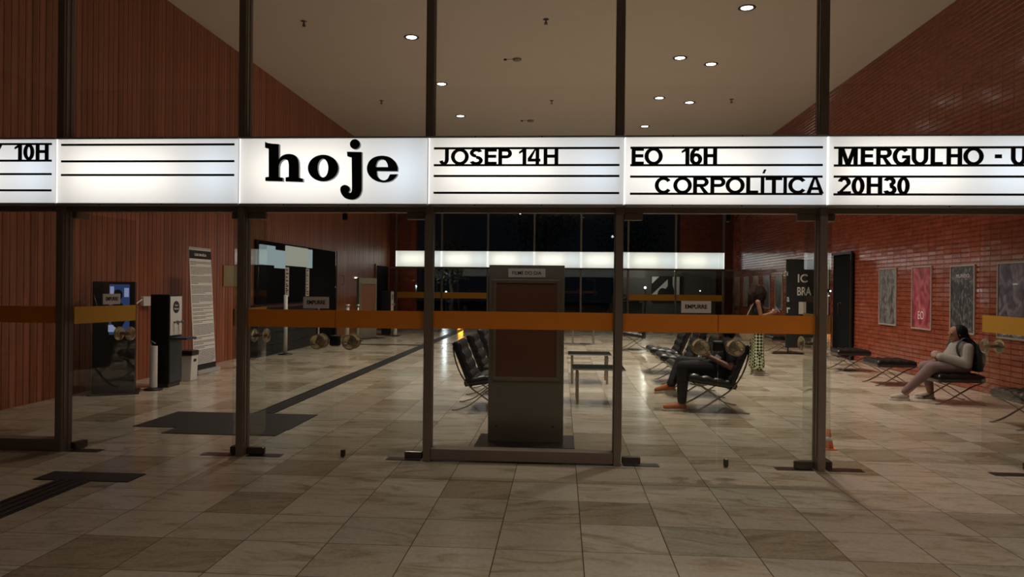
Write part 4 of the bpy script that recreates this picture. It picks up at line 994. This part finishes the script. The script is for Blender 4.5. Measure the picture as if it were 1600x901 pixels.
# woman seated on the stool, facing -x
sx, sy = 5.70, 11.05
pw = empty('person', (sx, sy, 0), 0, 'person in a pale grey knit top and mauve leggings sitting on the low stool', 'person')
b = MB(); hc = (-.01, 0, .985); hf = (-.93, -.10, -.22)
b.chain([((.03, 0, .53), .135), ((.04, 0, .66), .13), ((.05, 0, .78), .115)]); b.cap((.05, -.13, .80), (.05, .13, .80), .055, .055); b.cap((.05, 0, .82), (.02, 0, .93), .055, .05); hd = head(b, hc, hf, s=.98)
L_ = {-1: ((-.38, -.12, .455), (-.66, -.02, .10), (-.88, .02)), 1: ((-.26, .17, .45), (-.28, .55, .10), (-.50, .62))}
legs = {-1: [((.02, -.09, .515), .10), ((-.40, -.10, .50), .07), ((-.68, .08, .10), .04)], 1: [((.02, .09, .515), .10), ((-.36, .16, .49), .07), ((-.22, .30, .10), .04)]}
for s in (-1, 1): b.chain(legs[s])
ar = {-1: [((.06, -.175, .79), .05), ((.02, -.23, .58), .042), ((-.27, -.10, .66), .03)], 1: [((.06, .175, .79), .05), ((.02, .22, .58), .042), ((-.27, .06, .68), .03)]}
for s in (-1, 1): b.chain(ar[s])
hand(b, (-.28, -.09, .665), (-.55, .8, .05), (-.6, -.3, .7), .6, s=.92, side=-1); hand(b, (-.28, .055, .685), (-.55, -.8, 0), (-.6, .3, .7), .6, s=.92, side=1)
b.build('body', M['skin_w'], pw, remesh=.0075, smoothit=3); face(pw, hc, *hd, s=.98)
b = MB(); b.ell((.035, 0, 1.02), .115, .098, .105); b.ell((.07, 0, .96), .085, .088, .12); b.chain([((.11, 0, .96), .06), ((.135, -.04, .86), .055), ((.14, -.06, .74), .04)]); b.build('hair', M['hair_k'], pw, remesh=.009, smoothit=3)
b = MB(); b.chain([((.02, 0, .54), .18), ((-.01, 0, .63), .18), ((.03, 0, .75), .155), ((.05, 0, .82), .09)]); b.ell((-.09, 0, .57), .17, .17, .12); b.cap((.05, -.13, .79), (.05, .13, .79), .075, .075)
for s in (-1, 1): b.chain([(p, r_+.030) for p, r_ in ar[s]])
b.build('knit_top', M['knit'], pw, remesh=.009, smoothit=4)
b = MB()
for s in (-1, 1): b.chain([(p, r_+.020) for p, r_ in legs[s][:2]] + [((legs[s][2][0][0], legs[s][2][0][1], .135), .05)])
b.cap((.02, -.06, .52), (.02, .06, .52), .12, .12); b.build('leggings', M['mauve'], pw, remesh=.009, smoothit=3)
shoe('shoe', M['shoew'], pw, (-.66, .08, 0), (-.90, .09, 0)); shoe('shoe', M['shoew'], pw, (-.20, .30, 0), (-.44, .34, 0))
bp = empty('backpack', (sx+.27, sy-.02, .455), 0, 'dark teal backpack worn by the seated woman', 'backpack')
MB().box(-.08, .02, -.15, .15, .0, .40).ell((.01, 0, .18), .09, .14, .19).build('bag_body', M['teal'], bp, remesh=.014, smoothit=6)
for s in (-1, 1): MB().tube(arc_pts([(-.08, s*.10, .40), (-.16, s*.115, .47), (-.27, s*.125, .465), (-.345, s*.13, .34), (-.29, s*.16, .18), (-.08, s*.14, .12)]), 0, flat=((0, 1, 0), .045, .010)).build('shoulder_strap', M['teal'], bp)
# man in black on the nearest right chair, facing -x
mx, my = 2.05, 10.0
pm = empty('person', (mx, my, 0), 0, 'person in black clothes and orange sneakers reclining in a leather chair with a phone', 'person')
b = MB(); hc = (.15, .05, .975); hf = (-.85, -.05, -.40)
b.chain([((.02, 0, .56), .125), ((.10, 0, .70), .12), ((.16, 0, .84), .115)]); b.cap((.17, -.16, .86), (.17, .16, .86), .055, .055); b.cap((.18, .02, .86), (.17, .04, .94), .055, .05); hd = head(b, hc, hf)
legs = {-1: [((.0, -.09, .56), .095), ((-.44, -.13, .565), .065), ((-.46, -.20, .10), .042)], 1: [((.0, .09, .56), .095), ((-.43, .10, .60), .065), ((-.58, -.06, .30), .042)]}
for s in (-1, 1): b.chain(legs[s])
ar = {-1: [((.17, -.20, .85), .052), ((.16, -.28, .58), .042), ((-.08, -.16, .70), .030)], 1: [((.17, .20, .85), .052), ((.10, .26, .62), .042), ((-.10, .03, .72), .030)]}
for s in (-1, 1): b.chain(ar[s])
hand(b, (-.09, -.155, .705), (-.7, .35, .5), (-.4, -.7, .1), .6, side=-1); hand(b, (-.11, .03, .725), (-.7, -.3, .5), (-.4, .7, .1), .6, side=1)
b.build('body', M['skin_d'], pm, remesh=.0075, smoothit=3); face(pm, hc, *hd)
b = MB(); b.ell((.17, .05, 1.012), .112, .095, .098); b.build('hair', M['hair_k'], pm, remesh=.009, smoothit=3)
b = MB(); b.chain([((.02, 0, .56), .15), ((.10, 0, .70), .145), ((.16, 0, .83), .135), ((.17, .02, .88), .08)]); b.cap((.17, -.17, .85), (.17, .17, .85), .078, .078)
for s in (-1, 1):
    p0, p1 = Vector(ar[s][0][0]), Vector(ar[s][1][0]); b.cap(p0, p0.lerp(p1, .62), .076, .066)
b.build('tshirt', M['blackcloth'], pm, remesh=.009, smoothit=4)
MB().box(-.04, .04, -.04, .04, -.003, .003, Matrix.Translation((.0, -.155, .69)) @ Matrix.Rotation(R(35), 4, 'Y') @ Matrix.Rotation(R(90), 4, 'X')).build('shirt_print', M['sheet'], pm)
b = MB()
for s in (-1, 1): b.chain([(p, r_+.022) for p, r_ in legs[s][:2]] + [(tuple(Vector(legs[s][2][0])+Vector((0, 0, .035))), .06)])
b.cap((.02, -.06, .55), (.02, .06, .55), .13, .13); b.build('trousers', M['blackcloth'], pm, remesh=.009, smoothit=3)
shoe('sneaker', M['shoeo'], pm, (-.44, -.20, 0), (-.72, -.24, 0), s=1.12)
shoe('sneaker', M['shoeo'], pm, (-.56, -.06, .23), (-.80, -.02, .19), s=1.12, up=(-.15, 0, .99))
ph = empty('mobile_phone', (mx-.195, my-.075, .80), 0, 'dark mobile phone in the hands of the reclining person', 'phone')
mtp = Matrix.Rotation(R(30), 4, 'Y')
MB().box(-.004, .004, -.075, .075, -.036, .036, mtp).build('case', M['black'], ph, bevel=.003); MB().box(.0042, .0052, -.068, .068, -.032, .032, mtp).build('phone_screen', M['blueblack'], ph)

# ------------------------------------------------------------------ beyond the far doors
struct('ground_outside', MB().box(-30, 30, 40, 80, -.25, -.02), M['night'], 'dark ground outside beyond the far doors', 'ground')
struct('wall_outside_right', brick_wall(34.5, 5.45, 11.0, 0, 6.64, -1, True), [M['brick'], M['mortar']], 'red brick wall outside beyond the far right panes', 'wall')
struct('wall_outside_left', brick_wall(31.5, -7.6, -6.3, 0, 6.64, -1, True), [M['brick'], M['mortar']], 'narrow red brick pier outside beyond the far left pane', 'wall')
struct('wall_outside_grey', MB().box(2.4, 6.9, 33.6, 33.8, 0, 2.5), M['concrete'], 'low grey plastered wall outside beyond the far right doors', 'wall')
mu = empty('mural_panel', (4.55, 33.5, 1.55), 0, 'white geometric mural panel with diagonal stripes and an arch beyond the far doors', 'mural')
MB().box(-.52, .80, .0, .05, -.52, .60).build('backing', M['board'], mu)
MB().prism([(-.50, .58), (-.18, .58), (-.50, .26)], -.012, -.001, 'xz').prism([(-.50, -.22), (.20, .46), (.20, .16)] + [(-.02+.24*math.cos(a), -.26+.34*math.sin(a)) for a in (R(60), R(90), R(120), R(150), R(180))], -.012, -.001, 'xz').prism([(-.48, -.5), (.2, -.5), (.2, -.34), (-.48, -.34)], -.012, -.001, 'xz').prism([(.42, .58), (.72, .58), (.72, -.25), (.50, -.5), (.46, -.40), (.52, -.1), (.42, .2)], -.012, -.001, 'xz').each('white_shape', M['whitebright'], mu)
cf = empty('coffee_machine', (2.75, 33.0, 0), 0, 'black coffee bar machine with two round dials beyond the far doors', 'machine')
MB().box(-.62, .82, 0, .5, 0, .95).build('cabinet', M['board'], cf); MB().box(-.55, .70, .02, .45, .9505, 1.32).build('machine_body', M['black'], cf, bevel=.03)
for x in (.05, .42): MB().lathe([(.08, -.03), (.085, .0), (.04, .015)], (x, .0, 1.16), 18, 'y').build('dial', M['steel'], cf, smooth=True)
MB().box(-.3, .35, -.04, .02, 1.0, 1.03).build('drip_rail', M['steel'], cf)
def outlamp(loc, label, mt='lampfar', r=.08, h=2.2):
    o = empty('lantern', loc, 0, label, 'lamp')
    MB().lathe([(.03, -h), (.025, 0), (.02, -.01+.02)], seg=10).build('pole', M['darksteel'], o); MB().ell((0, 0, r+.02), r, r, r).build('globe', M[mt], o, smooth=True)
def far_at(u, v, y): p = aty(u, v, y); return p
for u, v, y, r, lab in ((1008, 452, 33.1, .06, 'small lit table lantern beside the coffee machine'), (813, 335, 60, .09, 'pair of tiny street lamp glows high beyond the far glass'), (957, 372, 60, .10, 'tiny street lamp glow beyond the far glass, by the post'), (1094, 456, 33.0, .03, 'small cool lantern beyond the far right doors'), (645, 428, 50, .06, 'tiny lamp glow beyond the far left pane')):
    p = far_at(u, v, y); outlamp(p, lab, 'lampfar', r, p.z+.0)
bc = empty('warning_beacon', (-4.15, 30.3, 0), 0, 'glowing orange floor beacon beyond the far doors', 'lamp')
MB().lathe([(.14, 0), (.14, .10), (.09, .14)], seg=18).build('base', M['black'], bc); MB().ell((0, 0, .30), .11, .11, .17).build('globe', M['amber'], bc, smooth=True)
tp = aty(702, 462, 36)
def tree(loc, h, rad, n, label, seed):
    o = empty('tree', loc, 0, label, 'tree', 'trees beyond the far doors'); rr = random.Random(seed)
    b = MB().tube(arc_pts([(0, 0, 0), (.05, 0, h*.3), (-.04, .03, h*.6), (0, 0, h*.85)]), [.08]*25, 8)
    for q in range(7):
        a = rr.uniform(0, 6.28); z = h*rr.uniform(.45, .75); b.tube([(0, 0, z), (math.cos(a)*rad*.7, math.sin(a)*rad*.7, z+rad*.5)], [.03, .012], 6)
    b.build('trunk', M['bark'], o); f = bmesh.new()
    for q in range(n):
        a, e = rr.uniform(0, 6.28), rr.uniform(-1, 1); q_ = rad*rr.uniform(.35, 1)
        c = Vector((math.cos(a)*math.sqrt(1-e*e)*q_, math.sin(a)*math.sqrt(1-e*e)*q_, h*.8+e*q_*.8)); d1 = Vector((rr.uniform(-1, 1), rr.uniform(-1, 1), rr.uniform(-1, 1))).normalized()*.11; d2 = Vector((rr.uniform(-1, 1), rr.uniform(-1, 1), rr.uniform(-1, 1))).normalized()*.06
        f.faces.new([f.verts.new(c+d1), f.verts.new(c+d2), f.verts.new(c-d1), f.verts.new(c-d2)])
    bb = MB(); bb.bm.free(); bb.bm = f; bb.build('foliage', M['foliage'], o)
tree((-5.6, 37.0, 0), 3.6, 1.5, 900, 'leafy tree lit by a lamp beyond the far left glass', 1); tree((-1.0, 44, 0), 6.5, 2.6, 1400, 'tall dark tree beyond the middle far glass', 2); tree((4.2, 46, 0), 6.0, 2.4, 1200, 'tall dark tree beyond the far right glass', 3)
tl = aty(697, 458, 36.2); outlamp(tl, 'bright lantern among the leaves beyond the far left glass', 'lampfar', .05, tl.z)
l = bpy.data.lights.new('lantern_light', 'POINT'); l.energy = 25; l.color = (.85, .95, 1); l.shadow_soft_size = .03; lo = bpy.data.objects.new('lantern_light', l); COL.objects.link(lo); lo.location = tl + Vector((0, -.3, .3))
l = bpy.data.lights.new('lantern_light', 'POINT'); l.energy = 22; l.color = (1, .93, .82); l.shadow_soft_size = .03; lo = bpy.data.objects.new('lantern_light', l); COL.objects.link(lo); lo.location = (3.6, 32.4, 2.4)

cp = fl(1294, 701); cn = empty('traffic_cone', (cp.x, cp.y, 0), 0, 'small orange cone on the floor behind the post of the last doorway', 'cone')
MB().box(-.07, .07, -.07, .07, 0, .014).build('base', M['orange'], cn, bevel=.004); MB().lathe([(.052, .014), (.016, .20), (.010, .205)], seg=20).build('body', M['orange'], cn, smooth=True); MB().lathe([(.040, .085), (.0325, .125)], seg=20).build('reflective_band', M['white'], cn, smooth=True)
